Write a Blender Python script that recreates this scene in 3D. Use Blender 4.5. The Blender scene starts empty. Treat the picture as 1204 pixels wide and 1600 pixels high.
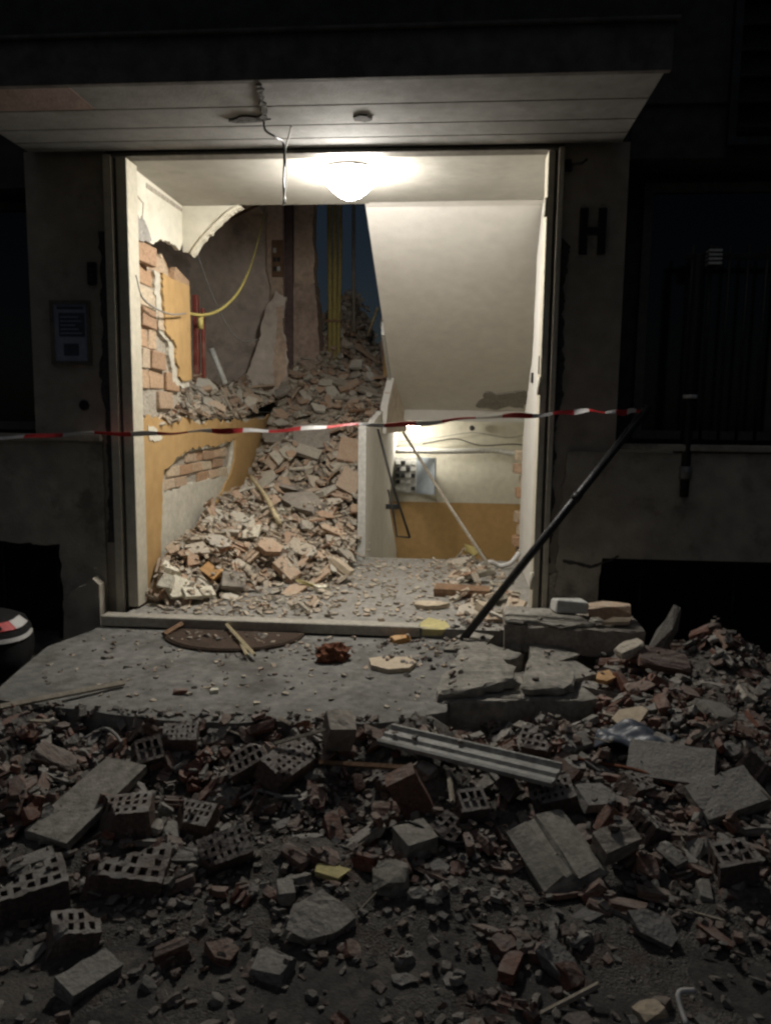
import bpy, bmesh, math, random
import numpy as np
from mathutils import Vector, Matrix, Euler
from mathutils.geometry import tessellate_polygon
from mathutils import noise as mnoise

# ------------------------------------------------------------------ camera, world, sun, exposure
R = math.radians
SC = bpy.context.scene
COL = SC.collection
rnd = random.Random(11)

CAM_POS = Vector((0.0, -4.4, 1.18))
CAM_ROT = Matrix.Rotation(R(4.9), 3, 'Z') @ Matrix.Rotation(R(90 - 7.2), 3, 'X') @ Matrix.Rotation(R(0.73), 3, 'Z')
cam_d = bpy.data.cameras.new('camera')
cam_d.sensor_fit = 'VERTICAL'
cam_d.sensor_height = 36.0
cam_d.lens = 27.0
cam_d.clip_start = 0.05
cam_d.clip_end = 500.0
cam = bpy.data.objects.new('camera', cam_d)
cam.matrix_world = Matrix.Translation(CAM_POS) @ CAM_ROT.to_4x4()
COL.objects.link(cam)
SC.camera = cam

SUN_EL, SUN_AZ = R(62), R(200)
world = bpy.data.worlds.new('World')
SC.world = world
world.use_nodes = True
wn = world.node_tree.nodes
wl = world.node_tree.links
sky_n = wn.new('ShaderNodeTexSky')
sky_n.sky_type = 'NISHITA'
sky_n.sun_disc = False
sky_n.sun_elevation = SUN_EL
sky_n.sun_rotation = SUN_AZ
wn['Background'].inputs['Strength'].default_value = 0.0042
wl.new(sky_n.outputs['Color'], wn['Background'].inputs['Color'])

sun_d = bpy.data.lights.new('night_glow', 'SUN')
sun_d.energy = 0.078
sun_d.angle = R(50)
sun_d.color = (0.97, 0.97, 1.0)
sun = bpy.data.objects.new('night_glow', sun_d)
sd = Vector((math.sin(SUN_AZ) * math.cos(SUN_EL), math.cos(SUN_AZ) * math.cos(SUN_EL), math.sin(SUN_EL)))
sun.rotation_euler = sd.to_track_quat('Z', 'Y').to_euler()
sun.location = (-2, -6, 8)
COL.objects.link(sun)

SC.view_settings.view_transform = 'Standard'
SC.view_settings.look = 'None'
SC.view_settings.exposure = 0.0
SC.view_settings.gamma = 1.0
SC.view_settings.use_curve_mapping = False
SC.render.engine = 'CYCLES'
SC.cycles.use_denoising = True
SC.cycles.max_bounces = 7
SC.cycles.diffuse_bounces = 5
SC.cycles.filter_width = 2.5
SC.cycles.sample_clamp_indirect = 4.0

# ------------------------------------------------------------------ helpers
def ray(px, py):
    return CAM_ROT @ Vector(((px - 602) / 1200, -(py - 800) / 1200, -1))
def on_x(px, py, v):
    d = ray(px, py); return CAM_POS + d * ((v - CAM_POS.x) / d.x)
def on_y(px, py, v):
    d = ray(px, py); return CAM_POS + d * ((v - CAM_POS.y) / d.y)
def on_z(px, py, v):
    d = ray(px, py); return CAM_POS + d * ((v - CAM_POS.z) / d.z)

def tag(o, label=None, cat=None, group=None, kind=None):
    if label: o['label'] = label
    if cat: o['category'] = cat
    if group: o['group'] = group
    if kind: o['kind'] = kind
    return o

def link(name, mesh, mat=None, parent=None, loc=None, rot=None):
    o = bpy.data.objects.new(name, mesh)
    COL.objects.link(o)
    if mat is not None and mesh is not None and not mesh.materials:
        mesh.materials.append(mat)
    if parent: o.parent = parent
    if loc is not None: o.location = loc
    if rot is not None: o.rotation_euler = rot
    return o

def empty(name, loc=(0, 0, 0), rot=(0, 0, 0)):
    o = bpy.data.objects.new(name, None)
    o.empty_display_size = 0.1
    COL.objects.link(o)
    o.location = loc
    o.rotation_euler = rot
    return o

def mesh_from(verts, faces, name='m'):
    me = bpy.data.meshes.new(name)
    me.from_pydata([tuple(v) for v in verts], [], faces)
    me.update()
    return me

def bm_mesh(bm, name='m', smooth=False):
    bmesh.ops.recalc_face_normals(bm, faces=bm.faces)
    me = bpy.data.meshes.new(name)
    bm.to_mesh(me)
    bm.free()
    if smooth:
        for p in me.polygons: p.use_smooth = True
    return me

def box_bm(bm, lo, hi):
    vs = [bm.verts.new((x, y, z)) for x in (lo[0], hi[0]) for y in (lo[1], hi[1]) for z in (lo[2], hi[2])]
    for f in ((0, 1, 3, 2), (4, 6, 7, 5), (0, 4, 5, 1), (2, 3, 7, 6), (0, 2, 6, 4), (1, 5, 7, 3)):
        bm.faces.new([vs[i] for i in f])
    return vs

def box_mesh(lo, hi, bevel=0.0, jit=0.0, seed=0):
    bm = bmesh.new()
    vs = box_bm(bm, lo, hi)
    r = random.Random(seed)
    if jit:
        for v in vs: v.co += Vector((r.uniform(-jit, jit), r.uniform(-jit, jit), r.uniform(-jit, jit)))
    if bevel:
        bmesh.ops.bevel(bm, geom=list(bm.edges), offset=bevel, segments=2, affect='EDGES', profile=0.5)
    return bm_mesh(bm)

def prism(pts, axis, a, b, holes=()):
    """2-D outline (with holes) extruded along an axis from a to b. axis x: pts=(y,z); y: (x,z); z: (x,y)."""
    def P3(p, t):
        if axis == 'x': return (t, p[0], p[1])
        if axis == 'y': return (p[0], t, p[1])
        return (p[0], p[1], t)
    loops = [list(pts)] + [list(h) for h in holes]
    flat = [p for l in loops for p in l]
    tris = tessellate_polygon([[Vector((p[0], p[1], 0)) for p in l] for l in loops])
    n = len(flat)
    verts = [P3(p, a) for p in flat] + [P3(p, b) for p in flat]
    faces = [tuple(t) for t in tris] + [tuple(i + n for i in reversed(t)) for t in tris]
    k = 0
    for l in loops:
        m = len(l)
        for i in range(m):
            j = (i + 1) % m
            faces.append((k + i, k + j, k + j + n, k + i + n))
        k += m
    bm = bmesh.new()
    bv = [bm.verts.new(v) for v in verts]
    for f in faces:
        try: bm.faces.new([bv[i] for i in f])
        except ValueError: pass
    return bm_mesh(bm)

def ragged(pts, which=None, step=0.06, amp=0.02, seed=1):
    """Break the chosen edges of an outline into a torn, uneven line."""
    r = random.Random(seed)
    out = []
    n = len(pts)
    for i in range(n):
        p, q = pts[i], pts[(i + 1) % n]
        out.append(tuple(p))
        if which is not None and i not in which: continue
        L = math.hypot(q[0] - p[0], q[1] - p[1])
        k = max(1, int(L / step))
        nx, ny = (q[1] - p[1]) / (L + 1e-9), -(q[0] - p[0]) / (L + 1e-9)
        co = [(0.0, 0.0)]
        for j in range(1, k):
            co.append(((j + r.uniform(-.35, .35)) / k, r.uniform(-amp, amp)))
        co.append((1.0, 0.0))
        fine = []
        for (t0, d0), (t1, d1) in zip(co[:-1], co[1:]):
            fine.append((t0, d0))
            for f in (.33, .67):
                g = f + r.uniform(-.13, .13)
                fine.append((t0 + (t1 - t0) * g, d0 + (d1 - d0) * g + r.uniform(-amp, amp) * .38))
        for t, d in fine[1:]:
            out.append((p[0] + (q[0] - p[0]) * t + nx * d, p[1] + (q[1] - p[1]) * t + ny * d))
    return out

def tube_mesh(path, rad, n=8, caps=True):
    path = [Vector(p) for p in path]
    rads = rad if isinstance(rad, (list, tuple)) else [rad] * len(path)
    verts, faces = [], []
    up = Vector((0, 0, 1))
    for i, p in enumerate(path):
        t = (path[min(i + 1, len(path) - 1)] - path[max(i - 1, 0)]).normalized()
        u = t.cross(up if abs(t.z) < .9 else Vector((1, 0, 0))).normalized()
        w = t.cross(u)
        for k in range(n):
            a = 2 * math.pi * k / n
            verts.append(p + (u * math.cos(a) + w * math.sin(a)) * rads[i])
    for i in range(len(path) - 1):
        for k in range(n):
            j = (k + 1) % n
            faces.append((i * n + k, i * n + j, (i + 1) * n + j, (i + 1) * n + k))
    if caps:
        faces.append(tuple(range(n - 1, -1, -1)))
        faces.append(tuple(range((len(path) - 1) * n, len(path) * n)))
    me = mesh_from(verts, faces)
    for p in me.polygons: p.use_smooth = len(p.vertices) == 4
    return me

def curve_pts(ctrl, k=8):
    """Catmull-Rom through control points."""
    c = [Vector(p) for p in ctrl]
    c = [c[0] * 2 - c[1]] + c + [c[-1] * 2 - c[-2]]
    out = []
    for i in range(1, len(c) - 2):
        for j in range(k):
            t = j / k
            a, b, d, e = c[i - 1], c[i], c[i + 1], c[i + 2]
            out.append(0.5 * ((2 * b) + (d - a) * t + (2 * a - 5 * b + 4 * d - e) * t * t + (3 * b - a - 3 * d + e) * t ** 3))
    out.append(c[-2])
    return out

def lathe_mesh(prof, n=28):
    verts, faces = [], []
    for r_, z in prof:
        for k in range(n):
            a = 2 * math.pi * k / n
            verts.append((r_ * math.cos(a), r_ * math.sin(a), z))
    for i in range(len(prof) - 1):
        for k in range(n):
            j = (k + 1) % n
            faces.append((i * n + k, i * n + j, (i + 1) * n + j, (i + 1) * n + k))
    faces.append(tuple(range(n)))
    faces.append(tuple(range(len(prof) * n - n, len(prof) * n)))
    bm = bmesh.new()
    bv = [bm.verts.new(v) for v in verts]
    for f in faces: bm.faces.new([bv[i] for i in f])
    me = bm_mesh(bm)
    for p in me.polygons: p.use_smooth = len(p.vertices) == 4
    return me

# ------------------------------------------------------------------ materials
def mat(name, cols, scale=6.0, rough=0.9, bump=0.25, bscale=60.0, rand=None, dust=0.0, dustcol=(.30, .275, .24),
        metal=0.0, spec=0.25, mottled=0.35, blotch=None, trans=0.0, bdist=0.01):
    m = bpy.data.materials.new(name)
    m.use_nodes = True
    nt = m.node_tree; N = nt.nodes; L = nt.links
    b = N['Principled BSDF']
    b.inputs['Roughness'].default_value = rough
    b.inputs['Metallic'].default_value = metal
    b.inputs['Specular IOR Level'].default_value = spec
    geo = N.new('ShaderNodeNewGeometry')
    noise = N.new('ShaderNodeTexNoise')
    noise.inputs['Scale'].default_value = scale
    noise.inputs['Detail'].default_value = 5
    noise.inputs['Roughness'].default_value = .62
    L.new(geo.outputs['Position'], noise.inputs['Vector'])
    ramp = N.new('ShaderNodeValToRGB')
    cr = ramp.color_ramp
    def fill(cr, cols, lo, hi):
        while len(cr.elements) < len(cols): cr.elements.new(.5)
        for i, c in enumerate(cols):
            cr.elements[i].position = lo + (hi - lo) * i / max(1, len(cols) - 1)
            cr.elements[i].color = (*c, 1)
    if rand:
        cr.interpolation = 'LINEAR'
        fill(cr, cols, 0, 1)
        if rand == 'object':
            oi = N.new('ShaderNodeObjectInfo'); L.new(oi.outputs['Random'], ramp.inputs[0])
        else:
            L.new(geo.outputs['Random Per Island'], ramp.inputs[0])
    else:
        if len(cols) == 1: cols = [cols[0], cols[0]]
        fill(cr, cols, .3, .7)
        L.new(noise.outputs['Fac'], ramp.inputs[0])
    col = ramp.outputs['Color']
    # mottling
    mr = N.new('ShaderNodeMapRange')
    mr.inputs['From Min'].default_value = .25; mr.inputs['From Max'].default_value = .75
    mr.inputs['To Min'].default_value = 1 - mottled; mr.inputs['To Max'].default_value = 1 + mottled * .6
    n2 = N.new('ShaderNodeTexNoise'); n2.inputs['Scale'].default_value = scale * 4.3; n2.inputs['Detail'].default_value = 4
    L.new(geo.outputs['Position'], n2.inputs['Vector'])
    L.new(n2.outputs['Fac'], mr.inputs['Value'])
    mul = N.new('ShaderNodeVectorMath'); mul.operation = 'SCALE'
    L.new(col, mul.inputs[0]); L.new(mr.outputs['Result'], mul.inputs['Scale'])
    col = mul.outputs['Vector']
    if blotch:   # stains with a shape of their own: (colour, scale, threshold, amount)
        bc, bs, bt, ba = blotch
        n3 = N.new('ShaderNodeTexNoise'); n3.inputs['Scale'].default_value = bs; n3.inputs['Detail'].default_value = 5
        n3.inputs['Roughness'].default_value = .7
        L.new(geo.outputs['Position'], n3.inputs['Vector'])
        m3 = N.new('ShaderNodeMapRange'); m3.inputs['From Min'].default_value = bt; m3.inputs['From Max'].default_value = bt + .12
        m3.inputs['To Max'].default_value = ba
        L.new(n3.outputs['Fac'], m3.inputs['Value'])
        mx = N.new('ShaderNodeMix'); mx.data_type = 'RGBA'
        L.new(m3.outputs['Result'], mx.inputs['Factor']); L.new(col, mx.inputs[6]); mx.inputs[7].default_value = (*bc, 1)
        col = mx.outputs[2]
    if dust:     # settled plaster dust on faces that look upward
        sx = N.new('ShaderNodeSeparateXYZ'); L.new(geo.outputs['Normal'], sx.inputs[0])
        m4 = N.new('ShaderNodeMapRange'); m4.inputs['From Min'].default_value = .35; m4.inputs['From Max'].default_value = .95
        m4.inputs['To Max'].default_value = dust
        L.new(sx.outputs['Z'], m4.inputs['Value'])
        m5 = N.new('ShaderNodeMapRange'); m5.inputs['From Min'].default_value = .38; m5.inputs['From Max'].default_value = .6
        m5.inputs['To Min'].default_value = .35
        L.new(noise.outputs['Fac'], m5.inputs['Value'])
        mm = N.new('ShaderNodeMath'); mm.operation = 'MULTIPLY'
        L.new(m4.outputs['Result'], mm.inputs[0]); L.new(m5.outputs['Result'], mm.inputs[1])
        mx = N.new('ShaderNodeMix'); mx.data_type = 'RGBA'
        L.new(mm.outputs[0], mx.inputs['Factor']); L.new(col, mx.inputs[6]); mx.inputs[7].default_value = (*dustcol, 1)
        col = mx.outputs[2]
    L.new(col, b.inputs['Base Color'])
    if bump:
        n4 = N.new('ShaderNodeTexNoise'); n4.inputs['Scale'].default_value = bscale; n4.inputs['Detail'].default_value = 3
        L.new(geo.outputs['Position'], n4.inputs['Vector'])
        bp = N.new('ShaderNodeBump'); bp.inputs['Strength'].default_value = bump; bp.inputs['Distance'].default_value = bdist
        L.new(n4.outputs['Fac'], bp.inputs['Height']); L.new(bp.outputs['Normal'], b.inputs['Normal'])
    if trans: b.inputs['Transmission Weight'].default_value = trans
    return m

def emit(name, col, s):
    m = bpy.data.materials.new(name); m.use_nodes = True
    N = m.node_tree.nodes
    b = N['Principled BSDF']
    b.inputs['Base Color'].default_value = (.8, .8, .78, 1)
    b.inputs['Emission Color'].default_value = (*col, 1)
    b.inputs['Emission Strength'].default_value = s
    return m

MT = {}
MT['asphalt'] = mat('asphalt', [(.045, .043, .041), (.085, .08, .075)], 9, .95, .6, 120, blotch=((.13, .12, .105), 5, .5, .8))
MT['concrete'] = mat('concrete', [(.15, .148, .138), (.23, .226, .21)], 5, .92, .35, 90, mottled=.4, blotch=((.085, .08, .07), 3.0, .53, .75))
MT['slab_concrete'] = mat('slab_concrete', [(.22, .21, .18), (.34, .32, .285)], 7, .93, .5, 70, mottled=.4)
MT['hall_floor'] = mat('hall_floor', [(.23, .22, .198), (.33, .315, .285)], 6, .85, .3, 90, mottled=.35, blotch=((.22, .205, .18), 7, .55, .7))
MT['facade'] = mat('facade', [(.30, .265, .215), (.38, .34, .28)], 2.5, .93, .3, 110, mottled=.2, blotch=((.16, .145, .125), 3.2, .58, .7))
MT['facade_low'] = mat('facade_low', [(.33, .30, .245), (.42, .385, .32)], 2.2, .93, .4, 60, mottled=.25, blotch=((.15, .135, .11), 2.6, .55, .75))
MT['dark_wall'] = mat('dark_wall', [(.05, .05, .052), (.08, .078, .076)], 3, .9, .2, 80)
MT['fascia'] = mat('fascia', [(.11, .105, .10), (.16, .15, .145)], 3, .9, .25, 80, blotch=((.06, .058, .055), 4, .55, .6))
MT['soffit_paint'] = mat('soffit_paint', [(.24, .237, .228), (.31, .305, .295)], 3, .9, .15, 70, mottled=.16, blotch=((.19, .185, .175), 2.2, .50, .7))
MT['pink_soffit'] = mat('pink_soffit', [(.30, .22, .195), (.35, .265, .235)], 4, .9, .2, 70, mottled=.2)
MT['white_plaster'] = mat('white_plaster', [(.66, .645, .60), (.72, .705, .665)], 2.2, .88, .12, 60, mottled=.07)
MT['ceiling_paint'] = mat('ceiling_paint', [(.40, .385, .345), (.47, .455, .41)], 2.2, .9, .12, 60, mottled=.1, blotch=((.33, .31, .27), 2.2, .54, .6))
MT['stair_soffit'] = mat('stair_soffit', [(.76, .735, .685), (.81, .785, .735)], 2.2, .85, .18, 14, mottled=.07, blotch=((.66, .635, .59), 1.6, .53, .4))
MT['cream'] = mat('cream', [(.63, .60, .50), (.70, .67, .57)], 3, .88, .15, 60, mottled=.12, blotch=((.45, .41, .31), 4, .58, .5))
MT['orange'] = mat('orange', [(.44, .28, .12), (.50, .325, .145)], 3, .85, .15, 70, mottled=.12, blotch=((.42, .27, .10), 4, .57, .5))
MT['base_plaster'] = mat('base_plaster', [(.50, .47, .39), (.60, .57, .48)], 6, .93, .35, 60, mottled=.2)
MT['grey_plaster'] = mat('grey_plaster', [(.58, .50, .43), (.67, .59, .51)], 2.5, .92, .3, 40, mottled=.2, blotch=((.34, .285, .24), 3, .54, .7))
MT['torn'] = mat('torn', [(.66, .62, .50), (.76, .72, .60)], 14, .95, .6, 70, mottled=.2)
MT['mortar'] = mat('mortar', [(.34, .30, .245), (.46, .42, .35)], 14, .97, .8, 50, mottled=.4)
MT['pink_plaster'] = mat('pink_plaster', [(.54, .40, .30), (.62, .48, .37)], 4, .92, .4, 40, mottled=.3, blotch=((.50, .46, .38), 5, .57, .7))
MT['pillar_grey'] = mat('pillar_grey', [(.38, .28, .225), (.49, .375, .305)], 5, .93, .4, 50, mottled=.35)
MT['wall_brick'] = mat('wall_brick', [(.40, .25, .15), (.50, .36, .24), (.55, .46, .34), (.36, .23, .145), (.52, .43, .32)], 12, .93, .5, 80, rand='object', mottled=.35)
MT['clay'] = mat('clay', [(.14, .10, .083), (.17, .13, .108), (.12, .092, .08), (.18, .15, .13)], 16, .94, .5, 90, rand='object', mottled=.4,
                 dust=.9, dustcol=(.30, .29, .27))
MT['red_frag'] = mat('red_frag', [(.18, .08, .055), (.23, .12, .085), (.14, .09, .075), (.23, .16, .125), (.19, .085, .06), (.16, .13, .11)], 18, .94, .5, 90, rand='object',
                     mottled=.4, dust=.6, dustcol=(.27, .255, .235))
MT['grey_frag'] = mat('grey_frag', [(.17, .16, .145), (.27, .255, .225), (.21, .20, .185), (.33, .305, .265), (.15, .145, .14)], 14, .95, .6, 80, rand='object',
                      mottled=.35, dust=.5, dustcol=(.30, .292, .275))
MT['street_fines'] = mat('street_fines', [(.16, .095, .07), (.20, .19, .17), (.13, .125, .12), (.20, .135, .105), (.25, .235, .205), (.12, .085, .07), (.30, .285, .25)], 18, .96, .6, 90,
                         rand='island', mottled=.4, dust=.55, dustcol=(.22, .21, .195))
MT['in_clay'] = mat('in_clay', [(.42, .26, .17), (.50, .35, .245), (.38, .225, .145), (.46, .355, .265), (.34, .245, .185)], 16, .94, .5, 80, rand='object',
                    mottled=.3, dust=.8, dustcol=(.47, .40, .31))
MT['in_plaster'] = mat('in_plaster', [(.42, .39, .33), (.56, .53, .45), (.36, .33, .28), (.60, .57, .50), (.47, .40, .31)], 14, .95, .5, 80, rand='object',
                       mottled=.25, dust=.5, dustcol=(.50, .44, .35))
MT['in_fines'] = mat('in_fines', [(.36, .235, .155), (.44, .40, .335), (.33, .295, .24), (.48, .36, .26), (.50, .47, .39), (.28, .21, .16)], 16, .96, .6, 80,
                     rand='island', mottled=.3, dust=.65, dustcol=(.46, .395, .31))
MT['in_grey'] = mat('in_grey', [(.25, .22, .19), (.34, .305, .265)], 10, .94, .5, 70, mottled=.3, dust=.5, dustcol=(.36, .335, .285))
MT['yellow_chip'] = mat('yellow_chip', [(.50, .44, .20), (.56, .50, .25)], 10, .9, .3, 70, mottled=.2)
MT['pale_tile'] = mat('pale_tile', [(.46, .38, .28), (.53, .45, .34)], 9, .8, .2, 60, mottled=.2)
MT['orange_chip'] = mat('orange_chip', [(.52, .27, .09), (.58, .33, .13)], 9, .9, .3, 60, mottled=.25, dust=.3, dustcol=(.45, .4, .33))
MT['wood_pale'] = mat('wood_pale', [(.50, .42, .26), (.60, .52, .34)], 10, .8, .2, 60, mottled=.25)
MT['wood_grey'] = mat('wood_grey', [(.28, .25, .20), (.37, .33, .27)], 10, .85, .3, 60, mottled=.3)
MT['wood_brown'] = mat('wood_brown', [(.17, .10, .06), (.24, .15, .09)], 10, .85, .3, 60, mottled=.3)
MT['steel_dark'] = mat('steel_dark', [(.035, .035, .038), (.06, .06, .06)], 12, .45, .15, 60, metal=.6, spec=.4, mottled=.3)
MT['steel_grey'] = mat('steel_grey', [(.16, .16, .16), (.22, .22, .215)], 12, .5, .1, 60, metal=.3, spec=.4, mottled=.2)
MT['frame_metal'] = mat('frame_metal', [(.50, .465, .37), (.57, .53, .43)], 6, .55, .06, 50, spec=.4, mottled=.15, blotch=((.33, .29, .22), 7, .6, .5))
MT['frame_dark'] = mat('frame_dark', [(.10, .092, .08), (.15, .14, .12)], 6, .6, .1, 50, mottled=.25)
MT['white_metal'] = mat('white_metal', [(.50, .50, .47), (.58, .58, .55)], 8, .5, .1, 60, spec=.4, mottled=.25, blotch=((.25, .235, .21), 8, .55, .6))
MT['red_paint'] = mat('red_paint', [(.12, .028, .02), (.17, .04, .028)], 8, .45, .05, 50, spec=.45, mottled=.25, blotch=((.22, .12, .09), 9, .55, .6))
MT['tape_red'] = mat('tape_red', [(.40, .02, .022), (.46, .03, .03)], 8, .45, .0, spec=.4, mottled=.1)
MT['tape_white'] = mat('tape_white', [(.52, .51, .495), (.60, .59, .575)], 8, .45, .0, spec=.4, mottled=.08)
MT['black_cloth'] = mat('black_cloth', [(.008, .008, .009), (.014, .014, .015)], 15, .8, .3, 80)
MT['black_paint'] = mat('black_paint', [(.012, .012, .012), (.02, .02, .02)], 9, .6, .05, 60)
MT['yellow_cable'] = mat('yellow_cable', [(.38, .32, .10), (.44, .37, .13)], 20, .5, .0, mottled=.15)
MT['olive'] = mat('olive', [(.33, .27, .09), (.40, .33, .12)], 9, .7, .15, 60, mottled=.3, dust=.2)
MT['grey_cable'] = mat('grey_cable', [(.22, .21, .20), (.28, .27, .25)], 12, .6, .0, mottled=.2)
MT['grey_box'] = mat('grey_box', [(.30, .34, .38), (.36, .40, .44)], 9, .5, .05, 60, spec=.4, mottled=.15)
MT['mat_brown'] = mat('mat_brown', [(.06, .042, .032), (.10, .07, .052)], 30, .97, .9, 160, mottled=.4)
MT['rust'] = mat('rust', [(.13, .05, .03), (.22, .09, .05)], 22, .9, .5, 70, mottled=.4)
MT['blue_sheet'] = mat('blue_sheet', [(.07, .085, .11), (.12, .14, .17)], 9, .4, .2, 40, spec=.5, mottled=.3)
MT['notice'] = mat('notice', [(.22, .25, .33), (.28, .31, .39)], 9, .6, .0, spec=.3, mottled=.15)
MT['notice_dark'] = mat('notice_dark', [(.05, .058, .08), (.08, .09, .115)], 30, .6, .0, mottled=.3)
MT['marble'] = mat('marble', [(.34, .315, .27), (.43, .40, .345)], 9, .7, .15, 60, mottled=.25)
MT['lamp_on'] = emit('lamp_on', (1.0, .95, .87), 190.0)
MT['lamp_low'] = emit('lamp_low', (1.0, .94, .82), 115.0)
MT['glass_dark'] = mat('glass_dark', [(.01, .011, .013), (.016, .017, .02)], 5, .12, .0, spec=.6)
MT['crack'] = mat('crack', [(.05, .046, .042), (.09, .083, .075)], 15, .97, .7, 50)
MT['blotch_grey'] = mat('blotch_grey', [(.27, .255, .235), (.36, .34, .31)], 12, .95, .7, 40, mottled=.35)

# ------------------------------------------------------------------ setting: street, step, hall, stairs
GROUND_Z = -0.27
bm = bmesh.new()
bmesh.ops.create_grid(bm, x_segments=90, y_segments=90, size=1.0)
for v in bm.verts:
    v.co.x *= 40; v.co.y *= 40
    v.co.z = 0
me = bm_mesh(bm)
street = link('street', me, MT['asphalt'], loc=(0, -30.0, GROUND_Z))
street.location = (0, -38.9, GROUND_Z)
tag(street, 'dark asphalt street under the rubble in front of the entrance', 'street', kind='structure')

ap = [(-2.02, -0.2), (-2.02, -.30), (-2.11, -.62), (-2.05, -1.0), (-1.98, -1.36), (-1.5, -1.44), (-1.02, -1.50), (-.6, -1.46), (-.25, -1.42), (.0, -1.28), (.03, -.9), (.12, -.5), (.10, -.2)]
me = prism(ragged(ap, which=[4, 5, 6, 7, 8, 9, 10, 11], step=.09, amp=.016, seed=3), 'z', GROUND_Z - .05, -.06)
step_o = link('concrete_apron', me, MT['concrete'])
tag(step_o, 'worn grey concrete apron with a broken front edge before the doorway', 'pavement', kind='structure')
# hall landing
me = prism([(-1.9, -.205), (-1.9, 1.9), (.95, 1.9), (.95, .12), (.56, .12), (.56, -.12), (.4, -.2)], 'z', -.16, -.004)
hall = link('hall_floor', me, MT['hall_floor'])
tag(hall, 'dusty grey hall floor behind the door sill, scattered with chips', 'floor', kind='structure')
me = box_mesh((-2.0, -.235, -.05), (-.16, -.14, .010), .007)
sill_o = link('door_sill', me, MT['marble'])
tag(sill_o, 'long stone door sill across the foot of the entrance', 'sill')

# stairs going up (mostly buried) and down
def flight(name, x0, x1, y0, z0, rise, going, n, label):
    e = empty(name, ((x0 + x1) / 2, y0, z0))
    for i in range(n):
        zz = rise * (i + 1)
        lo = (x0 - (x0 + x1) / 2, going * i, min(zz - rise, zz) - .12)
        hi = (x1 - (x0 + x1) / 2, going * (i + 1) + .02, zz if rise > 0 else zz)
        o = link('tread', box_mesh(lo, hi, .006), MT['marble'], e)
    return tag(e, label, 'stairs', kind='structure')
flight('stair_flight', -1.9, -.75, 1.75, 0.0, .168, .30, 8, 'buried stair flight climbing on the left behind the doorway')
flight('stair_flight', -.66, .95, 1.93, -.004, -.17, .30, 8, 'stair flight going down to the basement behind the landing edge')
me = box_mesh((-1.9, 4.15, 1.12), (.95, 5.6, 1.32))
tag(link('stair_landing', me, MT['white_plaster']), 'half landing slab at the head of the buried flight', 'floor', kind='structure')
me = box_mesh((-.66, 4.3, -1.5), (1.4, 5.7, -1.36))
tag(link('basement_floor', me, MT['concrete']), 'basement corridor floor under the half landing', 'floor', kind='structure')

# hall ceiling
CE = 2.60
cpts = [(-1.9, .06), (.95, .06), (.95, .93), (-.60, .96), (-.60, 1.0), (-1.0, 1.0), (-1.56, 1.0), (-1.9, 1.06)]
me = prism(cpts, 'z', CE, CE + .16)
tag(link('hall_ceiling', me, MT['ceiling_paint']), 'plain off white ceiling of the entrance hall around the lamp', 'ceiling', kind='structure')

# underside of the upper stair flight: one inclined slab
def incl(x0, x1, pts_yz, th, name, m):
    out = [(y, z) for y, z in pts_yz] + [(y, z + th) for y, z in reversed(pts_yz)]
    return link(name, prism(out, 'x', x0, x1), m)
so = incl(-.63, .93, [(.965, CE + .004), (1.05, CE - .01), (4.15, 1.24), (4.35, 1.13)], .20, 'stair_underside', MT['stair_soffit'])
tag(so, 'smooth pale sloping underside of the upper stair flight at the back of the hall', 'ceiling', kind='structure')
# fallen plaster scar on it
q = []
def soff_z(y): return CE - .01 + (1.24 - CE + .01) * (y - 1.05) / 3.1
scar = [(.24, 4.02), (.30, 3.86), (.33, 3.70), (.43, 3.74), (.56, 3.70), (.72, 3.66), (.76, 3.8), (.75, 4.05), (.60, 4.0), (.45, 4.09)]
sp = ragged(scar, step=.05, amp=.018, seed=5)
me = prism(sp, 'z', 0, .012)
for v in me.vertices: v.co.z = soff_z(v.co.y) - .016 + (v.co.z * .9)
o = link('bare_patch', me, MT['blotch_grey'], so)

# white stringer edge with its little foot
for pts in ([(2.62, soff_z(2.62) - .012), (3.55, soff_z(3.55) - .03), (3.55, soff_z(3.55) + .10), (2.62, soff_z(2.62) + .10)],):
    o = link('edge_strip', prism(pts, 'x', -.66, -.632), MT['white_metal'], so)
me = bmesh.new(); p0 = on_y(606, 541, 3.58)
box_bm(me, (p0.x, 3.55, p0.z - .02), (p0.x + .20, 3.58, p0.z + .025)); box_bm(me, (p0.x + .165, 3.552, p0.z + .027), (p0.x + .20, 3.578, p0.z + .10))
o = link('edge_foot', bm_mesh(me), MT['white_metal'], so)

# ------------------------------------------------------------------ basement back wall and things in it
wb = empty('basement_wall', (0, 5.5, 0))
o = link('dado', box_mesh((-.9, 0, -1.36), (1.5, .12, .065)), MT['orange'], wb)
o = link('upper_plaster', box_mesh((-.9, 0.004, .067), (1.5, .12, 1.118)), MT['cream'], wb)
tag(wb, 'cream and orange basement wall seen under the half landing', 'wall')
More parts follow.
